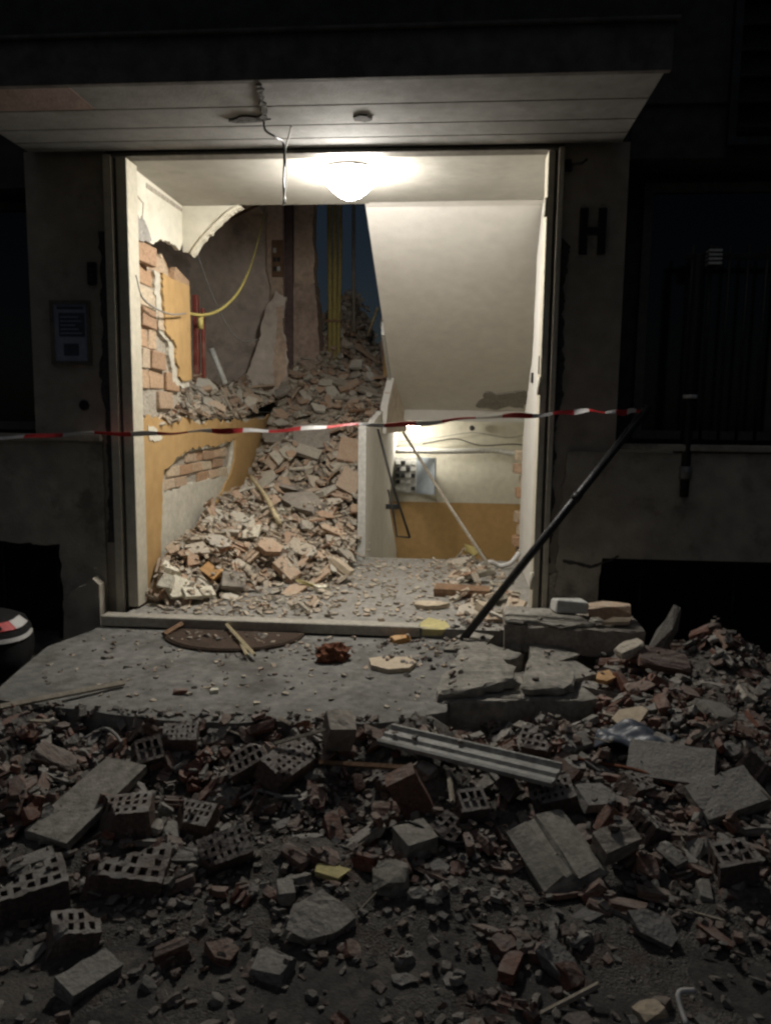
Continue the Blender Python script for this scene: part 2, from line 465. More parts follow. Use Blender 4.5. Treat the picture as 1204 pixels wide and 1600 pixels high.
# pipe run
pp = [on_y(608, 704, 5.2), on_y(700, 705, 5.2), on_y(770, 704, 5.2), on_y(800, 708, 5.15), on_y(826, 707, 5.1)]
o = link('white_pipe', tube_mesh(curve_pts(pp, 5), .035, 10), MT['white_metal'])
tag(o, 'white pipe running across the basement wall under the lamp', 'pipe')
cb = [on_y(660, 694, 5.35), on_y(690, 688, 5.35), on_y(715, 686, 5.35), on_y(750, 696, 5.35), on_y(800, 694, 5.35), on_y(825, 696, 5.35)]
tag(link('sagging_cable', tube_mesh(curve_pts(cb, 5), .008, 6), MT['steel_dark']), 'thin black cable sagging along the basement wall', 'cable')
cb = [on_y(625, 690, 5.4), on_y(680, 684, 5.4), on_y(740, 676, 5.4), on_y(790, 684, 5.4), on_y(825, 678, 5.4)]
tag(link('sagging_cable', tube_mesh(curve_pts(cb, 5), .005, 6), MT['grey_cable']), 'faint grey cable strung above the black one in the basement', 'cable')
p = on_y(737, 669, 5.4)
bx = empty('junction_fitting', p)
link('plate', lathe_mesh([(.035, 0), (.035, .03), (.02, .05)], 12), MT['steel_dark'], bx, rot=(R(90), 0, 0))
tag(bx, 'small round dark fitting on the basement wall by the cables', 'fitting')
# electrical cabinet with its open lid
pa, pb = on_y(617, 714, 5.47), on_y(650, 770, 5.47)
cab = empty('electrical_cabinet', ((pa.x + pb.x) / 2, 5.47, pb.z))
w, h = pb.x - pa.x, pa.z - pb.z
link('backing', box_mesh((-w / 2, -.05, 0), (w / 2, .03, h), .004), MT['white_metal'], cab)
r8 = random.Random(4)
for k in range(5):
    zz = h * (.08 + .18 * k)
    for j in range(4):
        xx = -w / 2 + w * (.06 + .235 * j)
        if r8.random() < .2: continue
        link('breaker', box_mesh((xx, -.085, zz), (xx + w * .19, -.052, zz + h * .11), .003), MT['white_metal'] if r8.random() < .6 else MT['steel_dark'], cab)
lid = link('lid', box_mesh((0, -.015, 0), (.30, .015, h * 1.02), .004), MT['grey_box'], cab, loc=(w / 2 + .01, -.05, 0), rot=(0, 0, R(-38)))
tag(cab, 'open electrical cabinet with a blue grey lid on the basement wall', 'cabinet')
# basement lamp
p = on_y(646, 668, 5.05)
bl = empty('basement_lamp', (p.x, p.y, 1.11))
link('lamp_base', lathe_mesh([(.10, 0), (.10, -.015), (.085, -.02)], 20), MT['white_metal'], bl)
link('diffuser', lathe_mesh([(.084, -.021), (.085, -.04), (.07, -.075), (.04, -.095), (.005, -.10)], 20), MT['lamp_low'], bl)
tag(bl, 'small lit round lamp glowing under the half landing', 'lamp')

# side wall / parapet between the two flights
pts = [(1.76, -1.36), (1.76, 1.09), (2.3, 1.11), (3.2, 1.22), (5.4, 1.24), (5.4, .98), (4.0, .22), (5.4, -.55), (5.4, -1.36)]
pw = link('stair_parapet', prism(ragged(pts, which=[1, 2], step=.09, amp=.012, seed=9), 'x', -.745, -.69), MT['white_plaster'])
tag(pw, 'pale solid parapet wall standing between the two stair flights', 'wall')
link('post_strip', box_mesh((-.752, 1.735, -.003), (-.688, 1.757, 1.085), .004), MT['white_metal'], pw)
# broken upper panel of the parapet
pe = empty('broken_parapet_panel', (-.70, 3.25, .9), (0, R(3), R(-7)))
pts = [(0, .1), (.0, .38), (.55, 1.02), (.72, .98), (.95, .66), (1.15, .55), (1.1, .1)]
link('panel', prism(ragged(pts, which=[1, 3, 4], step=.08, amp=.025, seed=7), 'x', -.02, .035), MT['grey_plaster'], pe)
link('edge_strip', prism([(-.03, .1), (-.03, .38), (.53, 1.05), (.55, 1.03), (0, .36), (0, .1)], 'x', -.03, .04), MT['white_plaster'], pe)
tag(pe, 'broken pointed parapet panel rising beside the rubble on the stairs', 'wall panel')

# broken handrail hanging in the basement well
rl = empty('broken_handrail', on_y(600, 690, 2.4))
b0 = rl.location
def rel(px, py, yy): return on_y(px, py, yy) - b0
for path, rr in (([rel(590, 670, 2.4), rel(612, 755, 2.4), rel(640, 840, 2.35)], .011),
                 ([rel(606, 765, 2.45), rel(614, 800, 2.42), rel(620, 838, 2.4), rel(640, 840, 2.35)], .009)):
    link('rail', tube_mesh(path, rr, 8), MT['steel_dark'], rl)
link('bracket', box_mesh(rel(604, 792, 2.44) + Vector((-.01, -.01, -.02)), rel(618, 792, 2.44) + Vector((.03, .01, .025)), .003), MT['steel_dark'], rl)
tag(rl, 'bent dark handrail dangling beside the stair parapet', 'handrail')
# long batten leaning down to the landing
a, b = on_y(630, 676, 2.5), on_z(772, 897, .03)
d = b - a
me = tube_mesh([a, a.lerp(b, .5) + Vector((0, 0, -.015)), b], [.017, .017, .018], 4)
o = link('leaning_batten', me, MT['wood_grey'])
tag(o, 'long thin batten leaning from the parapet down to the landing', 'batten')

# ------------------------------------------------------------------ left hall wall, torn open
XL = -1.90
lw = empty('hall_side_wall', (XL, 0, 0))
def lp(mesh, name, m, parent=lw):
    for v in mesh.vertices: v.co.x -= XL
    return link(name, mesh, m, parent)
hole = [(.56, .79), (.82, .86), (1.1, .905), (1.6, .90), (2.2, .925), (2.19, .80), (2.07, .66), (1.5, .655), (1.0, .66), (.585, .64)]
patch = [(.515, .63), (.58, .645), (1.0, .665), (1.5, .66), (2.05, .665), (2.1, .70), (2.19, .79), (2.24, .93), (1.62, .915), (1.1, .92), (.82, .875), (.54, .81)]
whole = [(.54, .80), (.80, .875), (1.1, .925), (1.6, .92), (2.24, .945), (2.22, .78), (2.08, .65), (1.75, .50), (1.54, .39), (1.2, .33), (1.0, .25), (.92, .12), (.43, .10), (.46, .35), (.50, .55)]
outer = [(.02, -.003), (.02, 1.18), (.12, 1.15), (.6, 1.12), (1.1, 1.13), (2.0, 1.10), (3.0, 1.13), (3.65, 1.15), (3.7, .9), (3.7, -.003)]
lp(prism(outer, 'x', XL - .16, XL - .045), 'core', MT['mortar'])
lp(prism(ragged(outer, which=[2, 3, 4, 5, 6], step=.07, amp=.02, seed=21), 'x', XL - .044, XL - .014, holes=[ragged(hole, step=.06, amp=.012, seed=22)]), 'undercoat', MT['base_plaster'])
lp(prism(ragged(outer, which=[2, 3, 4, 5, 6], step=.08, amp=.028, seed=23), 'x', XL - .013, XL, holes=[ragged(whole, step=.07, amp=.016, seed=24)]), 'painted_plaster', MT['orange'])
# bricks showing in the hole
def brick_me(l, h, d, seed):
    return box_mesh((0, 0, 0), (d, l, h), .006, .006, seed)
BR = [brick_me(.235, .066, .05, s) for s in range(4)] + [brick_me(.12, .066, .05, s) for s in range(4, 6)]
for i, z in enumerate((.655, .735, .815)):
    y = .56 - (.13 if i % 2 else 0)
    while y < 2.16:
        k = rnd.choice((0, 1, 2, 3, 3, 4))
        L_ = .235 if k < 4 else .12
        top = z + .066
        zmax = .78 + (y - .56) * .25 if y < 1.1 else .9
        if y > .54 and top < zmax + .03 and y + L_ < 2.24 and rnd.random() > .1:
            o = link('brick', BR[k], MT['wall_brick'], lw, loc=(-.076 + rnd.uniform(-.014, .014), y, z), rot=(rnd.uniform(-.02, .02), 0, rnd.uniform(-.02, .02)))
        y += L_ + .014
# stub with bare masonry beside the door, above the dado
stub = [(.02, 1.18), (.02, 2.16), (.12, 2.14), (.25, 2.06), (.55, 2.08), (.85, 2.04), (1.10, 2.08), (1.14, 1.9), (1.12, 1.6), (1.15, 1.45), (1.0, 1.30), (.85, 1.2), (.6, 1.13), (.12, 1.16)]
lp(prism(ragged(stub, which=range(1, 13), step=.08, amp=.018, seed=31), 'x', XL - .16, XL - .046), 'masonry_core', MT['mortar'])
opatch = [(.60, 2.08), (.75, 2.07), (1.12, 2.08), (1.13, 1.85), (1.125, 1.6), (1.135, 1.42), (1.0, 1.40), (.88, 1.43), (.84, 1.62), (.66, 1.70), (.63, 1.85)]
lp(prism(ragged(opatch, which=[6, 7, 8, 9, 10], step=.045, amp=.022, seed=32), 'x', XL - .02, XL - .002), 'orange_patch', MT['orange'])
lp(prism(ragged([(y - (.09 if y < .9 else 0), z + (0 if z > 1.5 else -.05)) for y, z in opatch], which=[6, 7, 8, 9, 10], step=.05, amp=.03, seed=33), 'x', XL - .048, XL - .021), 'patch_undercoat', MT['base_plaster'])
BG = [box_mesh((0, 0, 0), (.05, .245, .115), .008, .008, s) for s in range(4)] + [box_mesh((0, 0, 0), (.05, .12, .115), .008, .008, s) for s in range(4, 6)]
for i in range(7):
    z = 1.20 + i * .128
    y = .03 - (.12 if i % 2 else 0)
    while y < .95:
        k = rnd.choice((0, 1, 2, 3)) if rnd.random() < .8 else 4
        L_ = .245 if k < 4 else .12
        y0 = max(y, .03)
        if y >= .02 and (y + L_ < (.80 if 1.45 < z < 2.0 else 1.0)) and rnd.random() > .05:
            link('brick', BG[k], MT['wall_brick'], lw, loc=(-.076 + rnd.uniform(-.012, .012), y, z), rot=(rnd.uniform(-.015, .015), 0, rnd.uniform(-.03, .03)))
        y += L_ + .016
# half-torn brick ledge on top of the stub, sloping
for k in range(9):
    link('brick', BG[k % 4], MT['wall_brick'], lw, loc=(-.10 + rnd.uniform(-.02, .03), .10 + k * .11, 2.10 + rnd.uniform(-.03, .03)), rot=(rnd.uniform(-.25, .12), rnd.uniform(-.1, .1), rnd.uniform(-.3, .3)))
# cream plaster still hanging under the ceiling
up = [(.02, 2.17), (.02, CE - .002), (1.06, CE - .002), (1.02, 2.45), (.94, 2.29), (.75, 2.30), (.5, 2.25), (.3, 2.21), (.12, 2.18)]
lp(prism(ragged(up, which=[3, 4, 5, 6, 7], step=.06, amp=.022, seed=41), 'x', XL - .03, XL), 'hanging_plaster', MT['cream'])
lp(prism(ragged([(.02, 2.10), (.02, CE - .01), (1.05, CE - .01), (.98, 2.5), (.6, 2.38), (.3, 2.25)], which=[2, 3, 4, 5], step=.06, amp=.02, seed=42), 'x', XL - .12, XL - .032), 'upper_masonry', MT['mortar'])
tri = [(XL, CE - .004), (-1.50, CE - .004), (-1.58, CE - .05), (-1.67, CE - .13), (-1.76, CE - .22), (-1.84, CE - .32), (-1.90, CE - .31)]
me = prism(ragged(tri, which=[2, 3, 4], step=.035, amp=.012, seed=43), 'y', .985, 1.02)
lp(me, 'ceiling_return', MT['cream'])
me = prism(ragged([(-1.50, CE - .006), (-1.58, CE - .052), (-1.67, CE - .132), (-1.76, CE - .222), (-1.84, CE - .322), (-1.825, CE - .345), (-1.74, CE - .235), (-1.655, CE - .148), (-1.565, CE - .07), (-1.47, CE - .02)], which=[5, 6, 7, 8], step=.03, amp=.009, seed=44), 'y', .965, 1.026)
lp(me, 'torn_edge', MT['torn'])
# seams/cracks on the cream panel: thin recessed strips standing 2 mm proud reads as a torn joint
for pts in ([(.05, 2.50), (.30, 2.44), (.31, 2.43), (.06, 2.48)], [(.30, 2.44), (.25, 2.20), (.262, 2.20), (.313, 2.435)], [(.36, CE - .03), (1.0, CE - .02), (1.0, CE - .045), (.36, CE - .06)]):
    lp(prism(pts, 'x', XL - .001, XL + .003), 'joint', MT['mortar'])
lp(prism(ragged([(.07, 2.22), (.16, 2.36), (.33, 2.33), (.42, 2.24), (.28, 2.20)], step=.04, amp=.02, seed=45), 'x', XL - .001, XL + .004), 'bare_patch', MT['blotch_grey'])
# small light tongue of plaster by the jamb
lp(prism(ragged([(.03, 1.15), (.03, 1.5), (.09, 1.47), (.13, 1.3), (.1, 1.2)], which=[1, 2, 3], step=.04, amp=.012, seed=46), 'x', XL - .018, XL + .001), 'plaster_tongue', MT['torn'])
lp(prism(ragged([(.30, 1.0), (.28, 1.10), (.36, 1.09), (.52, 1.02), (.5, 1.0)], step=.04, amp=.012, seed=47), 'x', XL - .001, XL + .006), 'white_chip', MT['torn'])
tag(lw, 'orange painted hall wall torn open to bare bricks, on the rubble side', 'wall')

# right wall stub with broken brick end
rw = empty('hall_end_wall', (.56, 0, 0))
pts = [(.13, -.003), (.13, CE - .002), (1.0, CE - .002), (1.25, 2.3), (1.30, 1.9), (1.32, 1.62), (1.5, 1.45), (1.72, 1.25), (1.85, 1.0), (1.87, -.003)]
me = prism(ragged(pts, which=[2, 3, 4, 5, 6, 7], step=.07, amp=.018, seed=51), 'x', 0, .16)
link('plaster', me, MT['white_plaster'], rw)
for i in range(9):
    o = link('brick', box_mesh((0, 0, 0), (.12, .12, .085), .007, .008, 60 + i), MT['wall_brick'], rw, loc=(.0 + rnd.uniform(-.065, .012), 1.835 + rnd.uniform(-.02, .05), .02 + i * .10), rot=(rnd.uniform(-.05, .05), rnd.uniform(-.05, .05), rnd.uniform(-.25, .25)))
tag(rw, 'short pale hall wall with a broken brick end above the landing edge', 'wall')
link('socket', box_mesh((-.014, 1.18, 1.42), (-.002, 1.24, 1.49), .003), MT['steel_dark'], rw)
me = box_mesh((.95, 1.0, -1.5), (1.07, 5.6, 2.9))
tag(link('stairwell_wall', me, MT['cream']), 'plain stairwell wall behind the short hall wall', 'wall')

# ------------------------------------------------------------------ rooms behind the torn wall
me = box_mesh((-4.6, .35, 1.02), (-2.06, 5.2, 1.19))
tag(link('flat_floor', me, MT['in_grey']), 'raised floor of the torn open flat beside the stairs', 'floor', kind='structure')
me = prism(ragged([(-4.6, 1.2), (-4.6, 4.2), (-2.0, 4.2), (-2.0, 1.2)], which=[2], step=.08, amp=.03, seed=61), 'y', 4.45, 4.57)
tag(link('flat_back_wall', me, MT['grey_plaster']), 'grey back wall of the torn open flat', 'wall')
me = box_mesh((-4.62, .4, 1.2), (-4.5, 4.5, 4.2))
tag(link('flat_side_wall', me, MT['grey_plaster']), 'side wall of the torn open flat', 'wall')
me = box_mesh((-4.6, 1.2, 3.40), (-2.16, 4.44, 3.55))
tag(link('flat_ceiling', me, MT['grey_plaster']), 'ceiling of the torn open flat', 'ceiling', kind='structure')
# diagonal corner line where ceiling meets wall, drawn by an added thin bar
a, b = on_y(343, 350, 4.0), on_y(412, 316, 4.0)
tag(link('ceiling_corner_line', tube_mesh([a, b], .014, 6), MT['wood_brown']), 'thin brown bar added as the ceiling corner line of the torn open flat', 'corner line')

# pillar group behind the stairs
pl = empty('broken_pillar', (-1.70, 4.55, 1.2))
MT['dark_brown'] = mat('dark_brown', [(.12, .085, .08), (.18, .13, .12)], 5, .92, .3, 50, mottled=.3)
link('dark_return', box_mesh((-.27, -.09, -.1), (-.155, .30, 3.3)), MT['dark_brown'], pl)
link('shaft', prism(ragged([(-.15, -.1), (-.15, 1.46), (.09, 1.46), (.12, 1.2), (.15, .8), (.16, -.1)], which=[1, 2, 3], step=.06, amp=.012, seed=71), 'y', -.06, .28), MT['pillar_grey'], pl)
link('upper_shaft', box_mesh((-.153, 0.0, 1.44), (.02, .27, 3.3)), MT['pink_plaster'], pl)
link('torn_corner', prism(ragged([(.022, 1.2), (.022, 3.3), (.10, 3.3), (.085, 2.4), (.07, 1.9), (.10, 1.2)], which=[2, 3, 4], step=.07, amp=.016, seed=72), 'y', -.02, .2), MT['pink_plaster'], pl)
tag(pl, 'tall dark grey pillar with pinkish plaster above, standing in the rubble', 'pillar')
ws = empty('torn_wall_strip', (-2.06, 4.40, 1.3))
link('strip', prism(ragged([(-.06, 0), (-.10, .3), (-.02, .75), (-.02, 1.3), (-.07, 1.6), (-.05, 2.6), (.12, 2.6), (.12, 0)], which=[0, 1, 2, 3, 4], step=.06, amp=.02, seed=73), 'y', -.04, .035), MT['pink_plaster'], ws)
sb = link('switch_box', box_mesh((0, -.075, 1.40), (.13, -.042, 1.80), .006), MT['wood_brown'], ws)
for k in range(5):
    link('switch', box_mesh((.02 + .045 * (k % 2), -.092, 1.46 + .10 * (k // 2)), (.055 + .045 * (k % 2), -.077, 1.51 + .10 * (k // 2)), .003), MT['white_metal'] if k in (1, 4) else MT['steel_dark'], sb)
tag(ws, 'torn pinkish wall strip carrying a dark switch box', 'wall')
lean = empty('leaning_wall_slab', (-2.02, 3.95, 1.35), (R(-9), R(4), R(8)))
link('slab', prism(ragged([(-.28, .15), (-.16, .55), (-.08, 1.02), (.0, 1.18), (.12, 1.12), (.10, .8), (.17, .55), (.20, .2), (.12, 0), (-.15, 0)], step=.06, amp=.02, seed=75), 'y', -.03, .04), MT['grey_plaster'], lean)
link('bare_clay', prism(ragged([(.03, .25), (.04, .62), (.02, 1.0), (.10, 1.02), (.10, .8), (.16, .55), (.17, .22), (.1, .1)], step=.05, amp=.015, seed=76), 'y', -.036, -.031), MT['pink_plaster'], lean)
tag(lean, 'slab of broken wall leaning in front of the dark pillar', 'wall slab')
# yellow-olive conduits and pipe beyond
cd = empty('conduit_bundle', (-1.47, 4.75, 1.7))
for k, (dx, rr, top) in enumerate(((0, .028, 3.0), (.055, .03, 3.0), (.105, .022, 2.9))):
    pth = [(dx, 0, 0), (dx + .004, 0, .7), (dx - .01 + .012 * k, .02, 1.6), (dx - .02, .02, top)]
    link('conduit', tube_mesh(curve_pts(pth, 4), rr, 8), MT['olive'], cd)
link('clip', box_mesh((-.05, -.035, .55), (.14, .03, .58), .003), MT['wood_brown'], cd)
tag(cd, 'bundle of dusty yellow conduits hanging beside the dark pillar', 'conduits')
me = tube_mesh([(-1.27, 5.3, 4.0), (-1.265, 5.3, 3.0), (-1.25, 5.3, 2.2)], .022, 8)
tag(link('standing_pipe', me, MT['wood_grey']), 'single grey pipe standing against the dark night gap', 'pipe')
# orange remnant at right of the heap
o = link('orange_wall_remnant', prism(ragged([(4.4, 1.33), (4.4, 2.15), (4.9, 2.7), (5.5, 3.0), (5.6, 1.33)], which=[1, 2], step=.08, amp=.02, seed=81), 'x', -.80, -.70), MT['orange'])
o.location = (0, 0, 0)
tag(o, 'narrow orange wall remnant beside the upper stair underside', 'wall')
me = prism(ragged([(-.98, 1.3), (-.98, 1.8), (-.92, 2.5), (-.86, 3.3), (-.78, 4.3), (-.6, 4.3), (-.6, 1.3)], which=[0, 1, 2, 3], step=.1, amp=.03, seed=82), 'y', 5.62, 5.78)
tag(link('rear_wall_remnant', me, MT['pillar_grey']), 'dark torn remnant of the rear stair wall beside the night gap', 'wall')
# fallen stick in the gap
a, b = on_y(574, 525, 5.4), on_y(590, 480, 5.4)
tag(link('upright_stick', tube_mesh([a, b], .02, 4), MT['wood_pale']), 'pale stick standing upright in the rubble before the orange remnant', 'stick')
# red metal post + yellow cable coupling
rp = empty('red_steel_post', on_x(305, 585, -2.0))
p = rp.location
link('post', box_mesh((-.005, -.025, 0), (.035, .025, .60), .006), MT['red_paint'], rp)
link('second_post', box_mesh((.055, -.018, -.03), (.082, .018, .50), .005), MT['red_paint'], rp)
tag(rp, 'dark red steel post standing at the torn wall edge', 'post')
ca = [on_y(240, 462, .8), on_y(265, 478, .9), on_y(292, 489, 1.1), on_y(320, 492, 1.3), on_y(345, 483, 1.5), on_y(368, 462, 1.7), on_y(384, 434, 1.9), on_y(398, 395, 2.3), on_y(409, 350, 3.0), on_y(416, 322, 4.2)]
cy = link('yellow_cable', tube_mesh(curve_pts(ca, 6), [.011] * 38 + [.008] * 17, 8), MT['yellow_cable'])
p = on_y(313, 501, 1.28)
link('coupling', tube_mesh([p + Vector((0, 0, .03)), p + Vector((0, 0, -.06))], .022, 10), MT['yellow_cable'], cy)
tag(cy, 'yellow cable looping across the opening of the torn wall', 'cable')
ca = [on_y(300, 370, 2.2), on_y(316, 420, 2.3), on_y(340, 480, 2.5), on_y(362, 520, 2.7), on_y(382, 534, 2.9), on_y(404, 530, 3.1)]
tag(link('thin_cable', tube_mesh(curve_pts(ca, 6), .007, 6), MT['grey_cable']), 'thin grey cable drooping before the grey back wall of the flat', 'cable')
ca = [on_x(212, 430, -1.86), on_x(225, 468, -1.86), on_x(262, 490, -1.86), on_x(290, 490, -1.86)]
tag(link('thin_cable', tube_mesh(curve_pts(ca, 6), .006, 6), MT['grey_cable']), 'thin grey cable lying along the bare bricks by the door frame', 'cable')
a, b = on_y(352, 600, 2.6), on_y(330, 545, 2.6)
o = link('white_tube', tube_mesh([a, a.lerp(b, .6), b], [.028, .026, .03], 10), MT['white_metal'])
tag(o, 'short white plastic tube sticking out of the rubble near the red post', 'tube')

# ------------------------------------------------------------------ door frame
fr = empty('door_frame', (-.7, 0, 0))
def fpart(name, lo, hi, m, bev=.004): return link(name, box_mesh((lo[0] + .7, lo[1], lo[2]), (hi[0] + .7, hi[1], hi[2]), bev), m, fr)
fpart('jamb', (-1.995, -.03, -.06), (-1.945, .10, 2.615), MT['frame_metal'])
fpart('jamb', (-1.943, -.005, -.06), (-1.925, .10, 2.612), MT['frame_dark'])
fpart('jamb', (-1.923, -.02, .013), (-1.86, .13, 2.595), MT['frame_metal'])
fpart('jamb', (.475, -.02, -.003), (.512, .12, 2.597), MT['frame_metal'])
fpart('jamb', (.514, -.005, -.06), (.528, .10, 2.61), MT['frame_dark'])
fpart('jamb', (.530, -.03, -.06), (.560, .10, 2.615), MT['frame_metal'])
fpart('header', (-1.944, -.035, 2.598), (.529, .055, 2.618), MT['frame_dark'], .003)
tag(fr, 'cream metal door frame lining the open entrance', 'door frame')
for z in (.25, 1.35, 2.3):
    link('hinge', tube_mesh([(.470 + .7, -.035, z - .05), (.470 + .7, -.035, z + .05)], .011, 8), MT['frame_metal'], fr)
link('strike_plate', box_mesh((.470 + .7, .03, 1.42), (.474 + .7, .055, 1.52), .001), MT['steel_dark'], fr)

# ------------------------------------------------------------------ facade
def wall_with(name, pts, y0, y1, m, label, cat='wall', rag=None, seed=1, amp=.012):
    o = link(name, prism(ragged(pts, rag, .07, amp, seed) if rag is not None else pts, 'y', y0, y1), m)
    return tag(o, label, cat)
pL = wall_with('entrance_pillar', [(-2.47, 1.0), (-2.47, 2.64), (-1.997, 2.64), (-1.997, -.28), (-2.05, -.28), (-2.06, .28), (-2.2, .28), (-2.3, .40), (-2.3, 1.0)], 0, .35, MT['facade'], 'dark beige pillar carrying a framed notice, beside the door frame', 'pillar')
pR = wall_with('entrance_pillar', [(.562, -.28), (.562, 2.64), (.905, 2.64), (.905, 1.0), (.90, .39), (.85, .39), (.85, -.28)], 0, .35, MT['facade'], 'dark beige pillar marked with a black letter H', 'pillar')
# peeled plaster along pillar corners
link('bare_corner', prism(ragged([(.575, .35), (.572, 1.0), (.60, 1.35), (.585, 1.9), (.615, 2.1), (.565, 2.15), (.565, .35)], which=[0, 1, 2, 3], step=.05, amp=.014, seed=91), 'y', -.006, .002), MT['crack'], pR)
link('bare_corner', prism(ragged([(-2.05, .4), (-2.03, 1.0), (-2.06, 1.3), (-2.03, 1.9), (-2.045, 2.2), (-2.0, 2.2), (-2.0, .4)], which=[0, 1, 2, 3], step=.05, amp=.012, seed=92), 'y', -.005, .002), MT['crack'], pL)
link('bare_foot', prism(ragged([(.57, .28), (.85, .36), (.85, .0), (.74, .10), (.68, -.05), (.57, -.1)], which=[0, 2, 3, 4], step=.05, amp=.02, seed=93), 'y', -.008, .002), MT['mortar'], pR)
# letter H
bmh = bmesh.new()
hx0, hx1, hz0, hz1 = .657, .797, 2.06, 2.30
box_bm(bmh, (hx0, -.014, hz0), (hx0 + .042, -.001, hz1)); box_bm(bmh, (hx1 - .042, -.014, hz0), (hx1, -.001, hz1)); box_bm(bmh, (hx0 + .042, -.013, (hz0 + hz1) / 2 - .018), (hx1 - .042, -.0015, (hz0 + hz1) / 2 + .02))
hl = link('letter_sign', bm_mesh(bmh), MT['black_paint'])
tag(hl, 'black capital letter H fixed on the pillar', 'letter')
bf = empty('wall_bracket', (.60, -.002, 2.52))
link('plate', box_mesh((-.035, -.02, -.03), (.0, 0, .03), .003), MT['black_paint'], bf)
link('arm', tube_mesh([(-.02, -.02, 0), (.05, -.045, 0), (.075, -.045, .02)], .007, 6), MT['black_paint'], bf)
tag(bf, 'small dark bracket above the letter H under the canopy', 'bracket')
# notice and fittings on left pillar
nb = empty('notice_board', (-2.225, -.003, 1.45))
link('frame', prism([(-.12, 0), (-.12, .365), (.12, .365), (.12, 0)], 'y', -.018, -.001, holes=[[(-.10, .02), (-.10, .345), (.10, .345), (.10, .02)]]), MT['frame_dark'], nb)
sh = link('sheet', box_mesh((-.10, -.008, .02), (.10, -.002, .345)), MT['notice'], nb)
for (x0, x1, z0, z1) in ((-.08, .08, .315, .33), (-.07, .085, .16, .295), (-.045, .045, .05, .12)):
    link('print_block', box_mesh((x0, -.0105, z0), (x1, -.0085, z1)), MT['notice_dark'], sh)
for k in range(5):
    link('print_line', box_mesh((-.06, -.0128, .175 + k * .023), (.07 - .02 * (k % 3), -.0108, .182 + k * .023)), MT['notice'], sh)
tag(nb, 'bluish framed notice with dark print blocks on the pillar', 'notice')
ic = empty('intercom', (-2.085, -.002, 1.92))
link('housing', box_mesh((-.028, -.022, -.02), (.028, 0, .11), .01), MT['black_paint'], ic)
for k in range(3): link('button', box_mesh((-.012, -.026, .0 + .03 * k), (.012, -.0225, .014 + .03 * k), .002), MT['steel_dark'], ic)
tag(ic, 'small dark intercom above the notice on the pillar', 'intercom')
lk = empty('wall_plate', (-2.165, -.002, 1.215))
link('plate', lathe_mesh([(.03, 0), (.03, .006), (.022, .012)], 16), MT['black_paint'], lk, rot=(R(90), 0, 0))
tag(lk, 'small dark round plate below the notice on the pillar', 'plate')

# lower walls (proud of the pillars) with dark basement openings
lowL = wall_with('plinth_wall', [(-5.2, .385), (-2.34, .385), (-2.32, -.28), (-2.055, -.28), (-2.055, 1.0), (-5.2, .99)], -.022, -.002, MT['facade_low'], 'low plastered wall left of the entrance below the tape', rag=[0, 1], seed=95)
link('ledge', box_mesh((-5.2, -.045, 1.003), (-2.05, -.001, 1.045), .008), MT['facade_low'], lowL)
link('broken_foot', prism(ragged([(-2.30, -.28), (-2.28, .05), (-2.22, .12), (-2.1, .2), (-2.06, .16), (-2.06, -.28)], which=[1, 2, 3], step=.05, amp=.02, seed=96), 'y', -.11, -.023), MT['facade_low'], lowL)
lowR = wall_with('plinth_wall', [(.61, -.1), (.61, .5), (.64, .99), (5.2, 1.0), (5.2, .40), (.86, .39), (.85, .05), (.75, .0)], -.022, -.002, MT['facade_low'], 'low plastered wall right of the entrance below the barred window', rag=[0, 1, 5, 6, 7], seed=97)
link('ledge', box_mesh((.915, -.05, 1.003), (5.2, -.001, 1.04), .008), MT['facade_low'], lowR)
link('crack', prism(ragged([(.64, .36), (.80, .33), (.95, .40), (.95, .41), (.80, .345), (.64, .375)], step=.04, amp=.006, seed=98), 'y', -.0255, -.0215), MT['crack'], lowR)
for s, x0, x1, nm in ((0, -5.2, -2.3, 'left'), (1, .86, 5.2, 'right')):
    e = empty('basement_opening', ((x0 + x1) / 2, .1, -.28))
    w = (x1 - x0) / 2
    link('dark_depth', box_mesh((-w, .25, 0), (w, .30, .70)), MT['black_paint'], e)  # black sheet painted in for the unlit depth of the opening
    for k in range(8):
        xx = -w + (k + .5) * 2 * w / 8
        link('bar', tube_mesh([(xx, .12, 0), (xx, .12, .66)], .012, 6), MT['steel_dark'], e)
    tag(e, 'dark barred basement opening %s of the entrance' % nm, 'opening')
# recesses left and right, upper facade
lf = empty('upper_facade', (0, 0, 2.6))
def uf(name, lo, hi, m): return link(name, box_mesh((lo[0], lo[1], lo[2] - 2.6), (hi[0], hi[1], hi[2] - 2.6)), m, lf)
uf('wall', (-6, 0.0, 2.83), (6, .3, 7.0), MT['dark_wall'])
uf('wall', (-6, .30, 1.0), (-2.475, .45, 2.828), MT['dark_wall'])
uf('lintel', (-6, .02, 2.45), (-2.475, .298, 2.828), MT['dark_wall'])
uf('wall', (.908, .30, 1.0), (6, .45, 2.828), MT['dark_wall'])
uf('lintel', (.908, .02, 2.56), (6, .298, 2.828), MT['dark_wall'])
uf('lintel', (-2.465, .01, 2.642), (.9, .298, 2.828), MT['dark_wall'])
tag(lf, 'dark upper wall of the apartment house above the canopy', 'facade')
